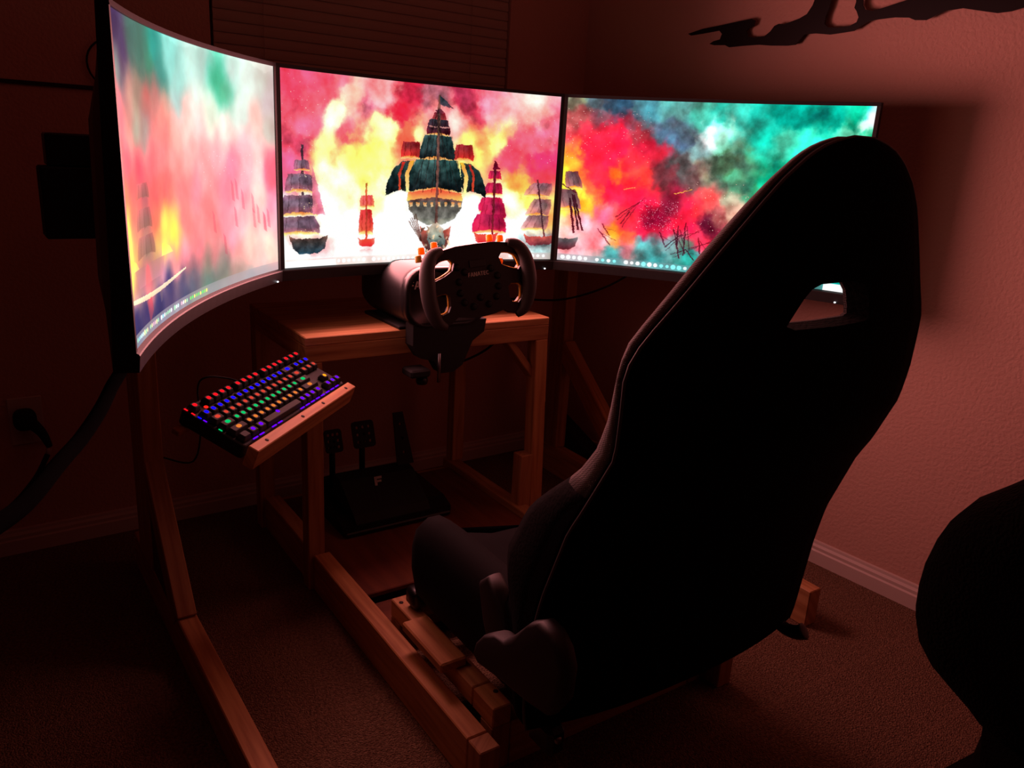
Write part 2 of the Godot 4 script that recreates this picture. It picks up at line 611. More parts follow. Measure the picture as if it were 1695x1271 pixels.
func screen_centre() -> ImageTexture:
	var im := patches("3 4 d84a6c;12 5 e85878;18 3 f08090;25 10 ffb0a0;19 20 fff0c0;15 14 f06078;30 12 b8687c;34 7 e8a0a0;40 17 e02848;44 5 b82848;52 6 a86878;56 14 e89090;62 5 a03050;68 9 b83858;74 4 f090a0;80 10 f0a0a0;90 7 f0b0a8;96 18 d87890;8 24 e07088;5 34 c04868;4 44 ff6488;14 38 ffe098;24 33 e07080;26 42 ffe07c;31 46 fff078;35 28 fff4a8;44 30 ff7050;50 27 ffd8a0;60 20 ffb0a8;66 34 ffec80;71 30 ffa060;78 27 ffd888;84 38 f05878;90 30 f06880;96 38 f03870;95 48 ff4860;87 52 ffb050;20 60 fff8c8;30 60 fff8a0;38 64 ffffe8;25 80 ffffff;36 85 ffffff;50 80 ffffff;64 78 ffffff;76 80 ffffff;10 72 ffe8d8;83 66 fffbc0;91 62 ffe878;90 75 fff8e0;97 70 ffb868;4 90 ffe0dc;12 92 f8c8c8;22 94 fff4f0;40 94 ffffff;60 94 ffffff;80 93 ffd8d8;90 91 b8c8c8;97 93 a0b0b0")
	im = smoke(im, 0.2, 0.11, 0.0016, 11)
	# far ships, then the big one
	var grey := Color("5f5a70")
	var pale := Color("c8788c")
	line(im, Vector2(0.068, 0.36), Vector2(0.068, 0.72), 0.0018, Color("403848"))
	for s in [[0.066, 0.44, 0.055, 0.05], [0.058, 0.51, 0.1, 0.09], [0.055, 0.62, 0.13, 0.1], [0.05, 0.73, 0.15, 0.09]]: sail(im, s[0], s[1], s[2], s[3], grey.lerp(pale, 0.2), grey.lerp(pale, 0.55))
	fill(im, [[0.1, 0.46], [0.142, 0.72], [0.1, 0.72]], pale, pale)
	hull(im, 0.085, 0.85, 0.13, 0.08, Color("6a4a40"), Color("284858"))
	for s in [[0.292, 0.62, 0.05, 0.06, "e05060"], [0.288, 0.7, 0.052, 0.13, "d83038"]]: sail(im, s[0], s[1], s[2], s[3], Color(s[4]), Color(s[4]).lerp(Color("ffb060"), 0.4))
	line(im, Vector2(0.29, 0.55), Vector2(0.29, 0.87), 0.0015, Color("a04030"))
	hull(im, 0.29, 0.865, 0.06, 0.04, Color("f05038"), Color("c03038"))
	fill(im, [[0.265, 0.92], [0.315, 0.92], [0.305, 0.97], [0.275, 0.97]], Color("d8a0a0"), Color("f0d8d8"), 0.7)
	var crim := Color("b01850")
	for s in [[0.765, 0.46, 0.05, 0.05], [0.762, 0.53, 0.07, 0.07], [0.757, 0.62, 0.1, 0.08], [0.765, 0.66, 0.1, 0.08], [0.752, 0.72, 0.135, 0.11]]: sail(im, s[0], s[1], s[2], s[3], crim, crim.lerp(Color("e83060"), 0.6))
	line(im, Vector2(0.765, 0.42), Vector2(0.765, 0.86), 0.0018, Color("702030"))
	fill(im, [[0.755, 0.45], [0.763, 0.4], [0.785, 0.45]], Color("501028"), Color("801838"))
	hull(im, 0.74, 0.845, 0.09, 0.06, Color("e86048"), Color("d02838"))
	for s in [[0.95, 0.52, 0.1, 0.08], [0.955, 0.62, 0.09, 0.1], [0.945, 0.72, 0.1, 0.09]]: sail(im, s[0], s[1], s[2], s[3], Color("806070"), Color("c88888"), 0.85, -0.02)
	line(im, Vector2(0.93, 0.5), Vector2(0.97, 0.86), 0.0015, Color("503038"))
	hull(im, 0.95, 0.855, 0.12, 0.06, Color("c06050"), Color("803848"))
	fill(im, [[0.87, 0.915], [1.0, 0.905], [1.0, 0.925], [0.9, 0.93]], Color("78a0a0"), Color("98b8b8"), 0.7)
	var dark := Color("141a1e")
	var sea := Color("3c6a66")
	for s in [-1.0, 1.0]:
		sail(im, 0.546 + s * 0.098, 0.315, 0.075, 0.09, Color("8a2430"), Color("d83830"))
		# outer wings sweep down and out
		fill(im, [[0.546 + s * 0.085, 0.42], [0.546 + s * 0.125, 0.425], [0.546 + s * 0.16, 0.47], [0.546 + s * 0.182, 0.55], [0.546 + s * 0.188, 0.62], [0.546 + s * 0.165, 0.6], [0.546 + s * 0.13, 0.585], [0.546 + s * 0.1, 0.6]], sea.lerp(dark, 0.4), dark)
		fill(im, [[0.546 + s * 0.085, 0.42], [0.546 + s * 0.098, 0.42], [0.546 + s * 0.118, 0.5], [0.546 + s * 0.112, 0.6], [0.546 + s * 0.1, 0.6], [0.546 + s * 0.104, 0.5]], Color("ff9a30"), Color("fff0a0"))
		fill(im, [[0.546 + s * 0.118, 0.43], [0.546 + s * 0.126, 0.43], [0.546 + s * 0.142, 0.5], [0.546 + s * 0.14, 0.59], [0.546 + s * 0.132, 0.58], [0.546 + s * 0.134, 0.5]], Color("c83028"), Color("e85030"))
	sail(im, 0.549, 0.145, 0.05, 0.045, Color("702030"), Color("d04848"))
	sail(im, 0.547, 0.185, 0.086, 0.085, Color("303440"), Color("601828"))
	line(im, Vector2(0.512, 0.225), Vector2(0.585, 0.225), 0.004, Color("e09890"), 0.8)
	sail(im, 0.545, 0.275, 0.13, 0.135, Color("345858"), Color("1c2428"))
	sail(im, 0.542, 0.41, 0.2, 0.185, sea, dark)
	fill(im, [[0.44, 0.63], [0.54, 0.61], [0.645, 0.63], [0.64, 0.69], [0.615, 0.75], [0.57, 0.785], [0.51, 0.785], [0.468, 0.75], [0.445, 0.69]], Color("4a4440"), Color("8a8a80"))
	fill(im, [[0.44, 0.6], [0.54, 0.575], [0.64, 0.6], [0.645, 0.645], [0.54, 0.625], [0.438, 0.645]], Color("ff5038"), Color("ffc060"))
	for k in 8: fill(im, [[0.446 + k * 0.026, 0.655], [0.458 + k * 0.026, 0.655], [0.457 + k * 0.026, 0.68], [0.448 + k * 0.026, 0.68]], Color("ffa050"), Color("ffe8b0"), 0.85)
	line(im, Vector2(0.548, 0.05), Vector2(0.548, 0.86), 0.0022, Color("7a5048"))
	fill(im, [[0.55, 0.055], [0.575, 0.085], [0.6, 0.12], [0.57, 0.11], [0.55, 0.1]], Color("304c54"), Color("604858"))
	fill(im, [[0.53, 0.14], [0.55, 0.125], [0.57, 0.145], [0.55, 0.15]], Color("503040"), Color("803848"))
	for k in 6: line(im, Vector2(0.548, 0.12 + k * 0.02), Vector2(0.46 + k * 0.034, 0.6), 0.0006, Color("2a2020"), 0.5)
	for k in 5: line(im, Vector2(0.444 + k * 0.006, 0.76 - k * 0.01), Vector2(0.5, 0.9), 0.0007, Color("4a2c24"), 0.7)
	hull(im, 0.545, 0.82, 0.115, 0.12, Color("b86050"), Color("603838"))
	fill(im, [[0.52, 0.8], [0.55, 0.77], [0.575, 0.81], [0.585, 0.9], [0.56, 0.95], [0.53, 0.93], [0.515, 0.87]], Color("c0b0a0"), Color("486868"))
	for k in 26:
		var p := Vector2(0.5 + 0.1 * rng.randf(), 0.79 + 0.15 * rng.randf())
		line(im, p, p + Vector2(rng.randf_range(-0.012, 0.012), rng.randf_range(0.01, 0.03)), 0.0016, Color("3a2c28").lerp(Color("ffd8b0"), rng.randf()), 0.9)
	fill(im, [[0.5, 0.95], [0.6, 0.93], [0.61, 0.957], [0.52, 0.957]], Color("48a0a0"), Color("88c8c8"), 0.8)
	for s in [[0.105, 0.5, 0.06], [0.07, 0.58, 0.05], [0.11, 0.66, 0.06], [0.08, 0.8, 0.07]]: sparks(im, 26, Rect2(s[0] - 0.05, s[1], 0.09, 0.03), Color("ffd080"))
	sparks(im, 60, Rect2(0, 0, 0.2, 0.4), Color("ffb0a8"))
	sparks(im, 60, Rect2(0.75, 0, 0.25, 0.45), Color("ffc0b8"))
	im = roughen(im, 0.016, 0.0026, 91)
	icon_bar(im, Color("a89890"), 0.62, 0.19, 0.5, 0.0182, ["ffffff", "ffffff", "ffe0e0", "f0f4ff"], 0.0072)
	fill(im, [[0.005, 0.965], [0.18, 0.965], [0.18, 1], [0.005, 1]], Color.WHITE, Color.WHITE)
	for k in 7: icon_bar(im, Color("e8d8d8"), 0.02, 0.84 + k * 0.022, 0.84 + k * 0.022 + 0.001, 1.0, ["ffffff", "fff4f4"], 0.008)
	return texture(im, 1.06, 0.13)

func screen_right() -> ImageTexture:
	var im := patches("2 4 8a8a74;8 4 607078;14 5 405a70;20 3 3a5870;28 6 588890;36 5 6a9c98;45 10 58a89a;52 5 389c90;55 13 a8d4c4;60 8 48a89c;66 9 28a094;76 7 0a988c;86 10 08988a;94 6 109c84;98 9 d0eee0;91 15 78dcc0;96 18 20a880;80 19 48c8b0;74 20 58ccb4;68 18 20a898;54 22 90c8b4;49 19 e0ecec;46 27 90a8a8;41 24 586878;36 17 607888;3 14 a86060;10 14 905a68;13 20 d83858;20 24 f02850;26 19 b04858;30 27 c83050;9 30 f03050;6 22 d04058;16 33 ff3058;24 38 ff3c50;21 43 ff9038;27 47 ff5048;32 34 c03048;2 40 ffa040;1 50 ffc040;5 58 ffe458;10 52 ff7048;8 66 ffc040;13 44 ff3850;17 52 ff2c58;22 56 f03058;29 56 e02850;35 43 804048;40 40 605858;44 46 806060;49 40 989080;54 34 485848;57 32 506850;61 40 609880;66 46 409478;73 40 109880;86 40 109c88;96 40 10a080;38 58 982848;44 62 d02c50;49 60 ff4858;53 56 f06868;56 63 a06060;58 52 a89888;60 62 d0b8a8;64 60 c8a090;66 72 e02858;62 72 c02850;54 72 701c38;47 76 f82858;40 70 e03058;33 66 a81c44;30 74 d02850;24 72 f04860;15 72 ff8098;10 80 ffa8b0;20 80 ff9838;24 82 ff6848;4 78 ffa890;5 86 ffb8b8;14 87 f0a8b0;24 89 b88890;32 86 70a0a0;40 85 88a0a0;46 84 708878;52 80 e84060;57 87 ff3058;66 86 ff3860;60 92 108878;48 92 3c9890;36 92 50a0a0;20 94 5c9898;6 94 c89aa0;75 60 509888;85 62 309080;95 60 209080;78 80 a83858;88 82 308070;76 93 0c7c80;92 93 108078")
	im = smoke(im, 0.2, 0.1, 0.0024, 31)
	# half a ship at the left edge, wreckage in the middle
	for s in [[0.03, 0.44, 0.06, 0.1], [0.02, 0.55, 0.08, 0.12]]: sail(im, s[0], s[1], s[2], s[3], Color("604050"), Color("b08088"), 0.9, 0.015)
	for l in [[0.0, 0.52, 0.055, 0.57], [0.03, 0.6, 0.055, 0.82], [0.04, 0.58, 0.07, 0.8], [0.045, 0.58, 0.085, 0.8]]: line(im, Vector2(l[0], l[1]), Vector2(l[2], l[3]), 0.0016, Color("48202c"))
	hull(im, 0.01, 0.86, 0.12, 0.07, Color("587070"), Color("702c38"))
	# wrecked rigging: a leaning hull shape in the smoke and broken spars
	for k in 40:
		var c := Vector2(0.34 + rng.randf_range(-0.05, 0.06), 0.68 + rng.randf_range(-0.08, 0.07))
		var r := rng.randf_range(0.006, 0.02)
		var blob := []
		for j in 9: blob.append([c.x + cos(TAU * j / 9) * r * rng.randf_range(0.7, 1.2), c.y + sin(TAU * j / 9) * r * 1.6 * rng.randf_range(0.7, 1.2)])
		fill(im, blob, Color("701438"), Color("581030"), 0.16)
	for l in [[0.41, 0.74, 0.44, 0.92], [0.362, 0.77, 0.385, 0.85], [0.425, 0.72, 0.428, 0.85], [0.45, 0.7, 0.453, 0.9], [0.41, 0.9, 0.56, 0.79], [0.44, 0.78, 0.5, 0.75], [0.385, 0.86, 0.44, 0.77], [0.14, 0.78, 0.19, 0.88], [0.155, 0.75, 0.185, 0.82], [0.46, 0.86, 0.49, 0.92], [0.5, 0.78, 0.51, 0.88], [0.2, 0.7, 0.28, 0.6], [0.22, 0.74, 0.25, 0.66]]:
		line(im, Vector2(l[0], l[1]), Vector2(l[2], l[3]), 0.0011, Color("4a1a2c"), 0.75)
		line(im, Vector2(l[0] + 0.006, l[1] + 0.02), Vector2(l[2] + 0.02, l[3] - 0.03), 0.0006, Color("4a1a2c"), 0.6)
	sparks(im, 240, Rect2(0.28, 0.58, 0.14, 0.18), Color("ff90b0"))
	sparks(im, 120, Rect2(0.0, 0.06, 0.3, 0.3), Color("ffc8c0"))
	sparks(im, 70, Rect2(0.4, 0.45, 0.25, 0.3), Color("ffc0a8"))
	line(im, Vector2(0.4, 0.535), Vector2(0.46, 0.5), 0.0016, Color("ffb050"))
	line(im, Vector2(0.22, 0.53), Vector2(0.26, 0.51), 0.0014, Color("ffa060"))
	im = roughen(im, 0.014, 0.0016, 95)
	icon_bar(im, Color("8a9498"), 0.55, 0.02, 0.47, 0.0212, ["ffffff", "ffffff", "fff0f0", "f0ffff", "a0f0f0"], 0.0085)
	icon_bar(im, Color("508888"), 0.1, 0.51, 0.72, 0.0225, ["ffd060", "80e060", "60f0f0", "ffe880", "ffb060"], 0.0085)
	fill(im, [[0.93, 0.957], [1, 0.957], [1, 1], [0.93, 1]], Color("f4fcfc"), Color.WHITE, 0.9)
	return texture(im, 1.06)

func screen_left() -> ImageTexture:
	var im := patches("2 3 3a2f58;8 10 483c68;5 16 4c3a58;15 6 3c6a60;20 12 347060;26 14 2c8468;30 8 109088;34 16 1c8c84;40 6 80b0a8;44 14 8cb4ac;52 10 a0b8b0;60 6 98b0a8;67 12 28a084;70 18 48a88c;76 8 a8bcb4;84 10 b4c0b8;93 8 a8a8a0;97 14 a89898;3 18 88988c;10 20 b08c80;16 21 90806c;22 24 b06860;28 22 a87068;3 28 ff8088;9 28 b88880;14 33 98988a;20 36 90908a;8 36 c89088;34 22 c09488;32 30 d08078;42 22 98b4b0;40 32 ff9890;48 28 f0a8a0;54 22 b4c0b8;56 32 e8b0ac;63 27 b4c0b0;70 30 c8bcb4;80 26 b0b8b0;90 26 c4a49c;97 30 a8a098;5 43 ff6878;14 46 ff5064;22 42 f86870;30 40 ff8080;38 44 ff8c88;48 42 ff9490;58 44 f89090;66 42 e09498;74 48 e88090;82 46 f0a0a4;90 46 ffb0ac;97 52 f06078;2 56 ff8060;8 54 ff6060;16 54 b06068;24 54 ff5858;32 54 f86464;42 54 f47c7c;52 56 f08088;60 56 f49090;70 58 e87c88;80 58 f49098;90 60 ffb0a8;97 66 f890a0;2 64 ffd860;7 62 c87868;16 62 a87068;24 62 e87058;31 66 ffc050;36 72 ffd048;2 72 ffe060;8 72 d0a060;16 70 988068;24 72 c0a058;30 74 f0b850;44 66 f8807c;52 68 f08080;60 70 d87878;68 72 e08890;78 70 f49ca0;88 74 ffa8a4;97 78 ff98a0;1 78 ffe058;9 79 a88488;16 80 b07078;22 79 9c8088;32 80 c89090;42 80 e08c94;52 80 d08088;62 80 c08484;72 80 e8909c;84 82 ffb0a4;95 86 ffb8a8;4 84 b88890;15 85 d07880;26 84 c090a0;36 85 d89090;46 87 a07078;56 86 888070;66 87 98807c;76 88 c89490;88 90 dca8a0;3 91 30306c;12 91 34346c;22 91 343870;30 90 3c3c70;38 91 504c70;46 92 586478;56 92 607c74;66 92 7c8478;76 93 94847c;90 95 b8a09c;4 97 2c3060;20 97 303464;40 97 485070;60 97 687870;85 98 989490", 0.003, 2.2)
	im = smoke(im, 0.12, 0.03, 0.0006, 51, Vector2(0.7, 1.1))
	# the picture here is smeared sideways: a ghost of a ship, mirrored in bands
	for s in [[0.15, 0.5, 0.1, 0.05], [0.15, 0.58, 0.12, 0.07], [0.15, 0.67, 0.14, 0.07]]: sail(im, s[0], s[1], s[2], s[3], Color("a06868"), Color("806858"), 0.5, 0.0, 0.0)
	fill(im, [[0.05, 0.765], [0.28, 0.765], [0.26, 0.83], [0.08, 0.83]], Color("a07878"), Color("c08890"), 0.55)
	for s in [0.045, 0.3]: fill(im, [[s - 0.03, 0.72], [s + 0.02, 0.74], [s + 0.04, 0.765], [s - 0.04, 0.765]], Color("ffd850"), Color("ffe870"), 0.6)
	fill(im, [[0.13, 0.83], [0.14, 0.775], [0.15, 0.765], [0.162, 0.775], [0.175, 0.83]], Color("ff6a70"), Color("ff7878"), 0.9)
	var glare := []
	for k in 13: glare.append([k / 12.0 * 0.42, 0.845 + 0.022 * sin(PI * k / 12.0)])
	for k in range(12, -1, -1): glare.append([k / 12.0 * 0.42, 0.845 + 0.04 * sin(PI * (0.1 + 0.85 * k / 12.0))])
	fill(im, glare, Color("fff0c0"), Color("ffd8a8"), 0.85)
	fill(im, [[0.13, 0.89], [0.165, 0.88], [0.175, 0.93], [0.145, 0.965]], Color("c05060"), Color("a04860"), 0.7)
	fill(im, [[0.23, 0.885], [0.25, 0.88], [0.245, 0.92], [0.235, 0.925]], Color("806878"), Color("605878"), 0.7)
	for k in 12:
		var x := 0.6 + 0.35 * rng.randf()
		var y := 0.5 + 0.3 * rng.randf()
		fill(im, [[x, y], [x + 0.012, y + 0.02], [x + 0.02, y + 0.1], [x + 0.005, y + 0.09]], Color("c05068"), Color("b05060"), 0.4)
	sparks(im, 40, Rect2(0.55, 0.4, 0.4, 0.15), Color("ffd0d0"))
	icon_bar(im, Color("9a9498"), 0.75, 0.015, 0.42, 0.0125, ["ffffff", "c0f0f0", "ffe0a0", "f0b0c0", "90d0e0", "a0e0b0"], 0.0055)
	icon_bar(im, Color("9a9498"), 0.05, 0.44, 0.55, 0.0135, ["80e060", "60e070", "ffe070"], 0.0055)
	return texture(im, 1.14, 0.14)


# ------------------------------------------------------------------ build
func _ready() -> void:
	rng.seed = 7
	# camera
	var cam := Camera3D.new()
	cam.name = "camera"
	cam.position = Vector3(-0.8928, 0.9998, 1.6811)
	cam.rotation = Vector3(-0.28602, -0.6082, 0.05782)
	cam.fov = 51.31
	cam.near = 0.02
	add_child(cam)
	cam.current = true
	# surroundings: a closed room at night
	var we := WorldEnvironment.new()
	we.name = "surroundings"
	var env := Environment.new()
	env.background_mode = Environment.BG_COLOR
	env.background_color = Color(0.004, 0.004, 0.006)
	env.tonemap_mode = Environment.TONE_MAPPER_LINEAR
	env.tonemap_exposure = 1.0
	env.sdfgi_enabled = true
	env.ssao_enabled = true
	env.ssil_enabled = true
	we.environment = env
	add_child(we)
	make_materials()
	build_room()
	build_monitors()
	build_stand()
	build_rig()
	build_wheel()
	build_keyboard()
	build_pedals()
	build_seat()
	build_extras()

func build_room() -> void:
	var deep := 0.1
	struct("floor", box_mesh(Vector3(5.4, deep, 6.0), 0.001), M.carpet, Transform3D(Basis(), Vector3(-1.4, -deep / 2, 2.1)))
	struct("ceiling", box_mesh(Vector3(5.4, deep, 6.0), 0.001), M.wall, Transform3D(Basis(), Vector3(-1.4, 2.44 + deep / 2, 2.1)))
	var corner := Vector3(0.801, 0, -0.449)
	# right wall: its face runs from the corner towards the viewer
	var rb := Basis(Vector3.UP, deg_to_rad(4.14))
	struct("wall_right", box_mesh(Vector3(deep, 2.44, 5.6), 0.001), M.wall, Transform3D(rb, corner + rb * Vector3(deep / 2, 1.22, 2.6)))
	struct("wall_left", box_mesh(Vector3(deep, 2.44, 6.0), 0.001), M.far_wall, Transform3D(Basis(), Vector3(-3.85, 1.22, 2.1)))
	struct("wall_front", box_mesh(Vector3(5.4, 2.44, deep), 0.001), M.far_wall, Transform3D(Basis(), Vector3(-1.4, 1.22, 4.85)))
	# back wall with the window opening cut out of it
	var bb := Basis(Vector3.UP, deg_to_rad(1.65))
	var wall := CSGCombiner3D.new()
	wall.name = "wall_back"
	wall.set_meta("kind", "structure")
	add_child(wall)
	wall.transform = Transform3D(bb, corner)
	var body := CSGBox3D.new()
	body.name = "body"
	body.size = Vector3(4.8, 2.44, 0.14)
	body.position = Vector3(-2.3, 1.22, -0.07)
	body.material = M.wall
	wall.add_child(body)
	var hole := CSGBox3D.new()
	hole.name = "opening"
	hole.operation = CSGShape3D.OPERATION_SUBTRACTION
	hole.size = Vector3(0.86, 1.1, 0.4)
	hole.position = Vector3(-0.727, 1.57, 0)
	hole.material = M.wall
	wall.add_child(hole)
	# window behind the blind: frame, two sashes' glass, sill
	var win := Node3D.new()
	win.name = "window_1"
	add_child(win)
	win.set_meta("kind", "structure")
	win.transform = Transform3D(bb, corner)
	for s in [-1.0, 1.0]:
		put("frame", box_mesh(Vector3(0.04, 1.1, 0.05)), M.trim, win, Transform3D(Basis(), Vector3(-0.727 + s * 0.41, 1.57, -0.1)))
		put("frame", box_mesh(Vector3(0.78, 0.04, 0.05)), M.trim, win, Transform3D(Basis(), Vector3(-0.727, 1.57 + s * 0.53, -0.1)))
		put("pane", box_mesh(Vector3(0.37, 1.02, 0.004)), M.glass, win, Transform3D(Basis(), Vector3(-0.727 + s * 0.2, 1.57, -0.1)))
	put("frame", box_mesh(Vector3(0.035, 1.02, 0.04)), M.trim, win, Transform3D(Basis(), Vector3(-0.727, 1.57, -0.1)))
	put("sill", box_mesh(Vector3(0.92, 0.02, 0.11), 0.004), M.trim, win, Transform3D(Basis(), Vector3(-0.727, 1.01, -0.015)))
	# mini blind hanging in the opening, slats shut
	var bl := thing("window_blind", "closed pale slatted window blind above the centre monitor", "blind", corner + bb * Vector3(-0.727, 1.03, -0.012), bb)
	put("head_rail", box_mesh(Vector3(0.85, 0.03, 0.03)), M.blind, bl, Transform3D(Basis(), Vector3(0, 1.065, 0)))
	put("bottom_rail", box_mesh(Vector3(0.842, 0.014, 0.024)), M.blind, bl, Transform3D(Basis(), Vector3(0, 0.012, 0)))
	var pts := []
	for k in 7:
		var a := (k - 3) / 3.0
		pts.append(Vector3(0, a * 0.0138, 0.0022 * (1 - a * a)))
	var st := begin()
	for k in 6:
		var a: Vector3 = pts[k]
		var b: Vector3 = pts[k + 1]
		var x0 := Vector3(-0.42, 0, 0)
		var x1 := Vector3(0.428, 0, 0)
		for s in [0.0, -0.0009]:
			var o := Vector3(0, 0, s)
			var out := Vector3(0, 0, 1 if s == 0.0 else -1)
			tri(st, [a + x0 + o, a + x1 + o, b + x1 + o], [Vector2(0, 0), Vector2(1, 0), Vector2(1, 1)], out)
			tri(st, [a + x0 + o, b + x1 + o, b + x0 + o], [Vector2(0, 0), Vector2(1, 1), Vector2(0, 1)], out)
	var slat := done(st)
	for k in 40:
		put("slat", slat, M.blind, bl, Transform3D(Basis(Vector3.RIGHT, -0.13 + rng.randf_range(-0.02, 0.02)), Vector3(0, 0.035 + k * 0.0254, 0)))
	for x in [-0.3, 0.3]:
		put("ladder_cord", box_mesh(Vector3(0.0015, 1.03, 0.0015), 0.0003), M.blind, bl, Transform3D(Basis(), Vector3(x, 0.535, 0.0075)))
	# skirting
	var prof := [Vector2(0, 0), Vector2(0.014, 0), Vector2(0.014, 0.034), Vector2(0.011, 0.038), Vector2(0.011, 0.046), Vector2(0.007, 0.052), Vector2(0.006, 0.058), Vector2(0, 0.06)]
	var flipped := []
	for p: Vector2 in prof: flipped.append(Vector2(-p.x, p.y))
	struct("baseboard_right", prism(flipped, 0.0, 5.2), M.trim, Transform3D(rb, corner))
	struct("baseboard_back", prism(prof, 0.02, 4.5), M.trim, Transform3D(bb * Basis(Vector3.UP, -PI / 2), corner))
	# thin dark seam across the wall, left of the screens
	struct("trim_1", box_mesh(Vector3(3.2, 0.008, 0.006), 0.001), M.groove, Transform3D(bb, corner + bb * Vector3(-3.01, 1.077, 0.003)))

const ARC := 1.4776
const SW := 0.697
const SH := 0.392

func arc(l: float, y: float, off: float) -> Vector3:
	var a := l / ARC
	return Vector3(sin(a) * (ARC - off), y, ARC - cos(a) * (ARC - off))

func strip(l0: float, l1: float, n: int, ring: Callable) -> ArrayMesh:
	var st := begin()
	var rings := []
	for i in n + 1:
		var l := lerpf(l0, l1, float(i) / n)
		var r := []
		for q: Vector2 in ring.call(l): r.append(arc(l, q.x, q.y))
		rings.append(r)
	add_loft(st, rings)
	return done(st)

func monitor(label: String, at: Vector3, turn: float, picture: Texture2D, tints: Array, power: float, level := 1.0) -> Node3D:
	var o := thing("curved_monitor", label, "monitor", at, Basis(Vector3.UP, turn), "three curved monitors")
	var top := SH / 2 + 0.0075
	var low := -SH / 2 - 0.026
	var side := SW / 2 + 0.008
	# lit panel
	var st := begin(true)
	for i in 40:
		var l0 := SW * (i / 40.0 - 0.5)
		var l1 := SW * ((i + 1) / 40.0 - 0.5)
		var a := arc(l0, -SH / 2, 0)
		var b := arc(l1, -SH / 2, 0)
		var c := arc(l1, SH / 2, 0)
		var d := arc(l0, SH / 2, 0)
		var u0 := i / 40.0
		var u1 := (i + 1) / 40.0
		tri(st, [a, b, c], [Vector2(u0, 1), Vector2(u1, 1), Vector2(u1, 0)], Vector3.BACK)
		tri(st, [a, c, d], [Vector2(u0, 1), Vector2(u1, 0), Vector2(u0, 0)], Vector3.BACK)
	var lit := mat(Color(0.01, 0.01, 0.01), 0.7)
	lit.metallic_specular = 0.1
	lit.emission_enabled = true
	lit.emission = Color(0, 0, 0)
	lit.emission_texture = picture
	lit.emission_energy_multiplier = level
	lit.texture_repeat = false
	put("screen", done(st), lit, o)
	put("back_shell", strip(-side, side, 24, func(l: float) -> Array:
		var g := 0.05 * (1 - pow(abs(l) / side, 4))
		return [Vector2(top, -0.002), Vector2(low, -0.002), Vector2(low, -0.026), Vector2(lerpf(low, top, 0.25), -0.021 - g), Vector2(lerpf(low, top, 0.7), -0.016 - g), Vector2(top, -0.012)]), M.black, o)
	put("top_bezel", strip(-side, side, 24, func(_l: float) -> Array: return [Vector2(SH / 2, 0.003), Vector2(SH / 2, -0.002), Vector2(top, -0.002), Vector2(top, 0.002)]), M.bezel, o)
	put("chin", strip(-side, side, 24, func(_l: float) -> Array: return [Vector2(-SH / 2, 0.0), Vector2(-SH / 2 - 0.003, 0.005), Vector2(-SH / 2 - 0.005, 0.006), Vector2(low, 0.004), Vector2(low, -0.002), Vector2(-SH / 2, -0.002)]), M.bezel, o)
	for s in [-1.0, 1.0]:
		put("side_bezel", strip(s * SW / 2, s * side, 1, func(_l: float) -> Array: return [Vector2(top, 0.002), Vector2(low, 0.002), Vector2(low, -0.002), Vector2(top, -0.002)]), M.bezel, o)
	var lp := arc(SW / 2 - 0.016, low + 0.003, 0.0065)
	put("power_led", box_mesh(Vector3(0.004, 0.003, 0.003), 0.0008), glow(Color(0.95, 0.97, 1.0), 3.0), o, Transform3D(Basis(), lp))
	put("mount_plate", box_mesh(Vector3(0.12, 0.12, 0.016), 0.003), M.black_matt, o, Transform3D(Basis(), Vector3(0, 0.0, -0.074)))
	# the light that the panel throws into the room: three strips along the curve
	for k in 3:
		var l := SW / 3 * (k - 1)
		var lamp := AreaLight3D.new()
		lamp.name = "screen_light"
		lamp.area_size = Vector2(SW / 3, SH)
		lamp.light_color = tints[k]
		lamp.light_energy = power
		lamp.area_range = 8.0
		lamp.area_attenuation = 2.0
		lamp.shadow_enabled = true
		o.add_child(lamp, true)
		lamp.transform = Transform3D(Basis(Vector3.UP, PI - l / ARC), arc(l, 0, 0.012))
	return o

func build_monitors() -> void:
	var a := SW / 2 / ARC
	var ex := ARC * sin(a)
	var ez := ARC * (1 - cos(a))
	var y := 0.93
	monitor("centre curved monitor showing ships in white and yellow fire", Vector3(0, y, 0), 0.0, screen_centre(), [Color(1, 0.58, 0.59), Color(1, 0.59, 0.58), Color(1, 0.58, 0.59)], POWER * 5.1)
	for s in [-1.0, 1.0]:
		var th: float = 1.0035 if s < 0 else 1.0373
		var inner := Vector3(s * (ex + 0.0175 * cos(th / 2)), y, ez + 0.0175 * sin(th / 2))
		var turn: float = -s * th
		var at := inner - Basis(Vector3.UP, turn) * Vector3(-s * ex, 0, ez)
		if s < 0: monitor("left curved monitor, turned inward, showing a smeared pink and teal picture", at, turn, screen_left(), [Color(1, 0.4, 0.36), Color(1, 0.4, 0.36), Color(1, 0.4, 0.36)], POWER * 0.25, 1.12)
		else: monitor("right curved monitor with red clouds and teal sky, partly behind the seat", at, turn, screen_right(), [Color(1, 0.36, 0.34), Color(1, 0.36, 0.34), Color(1, 0.4, 0.38)], POWER * 0.35)

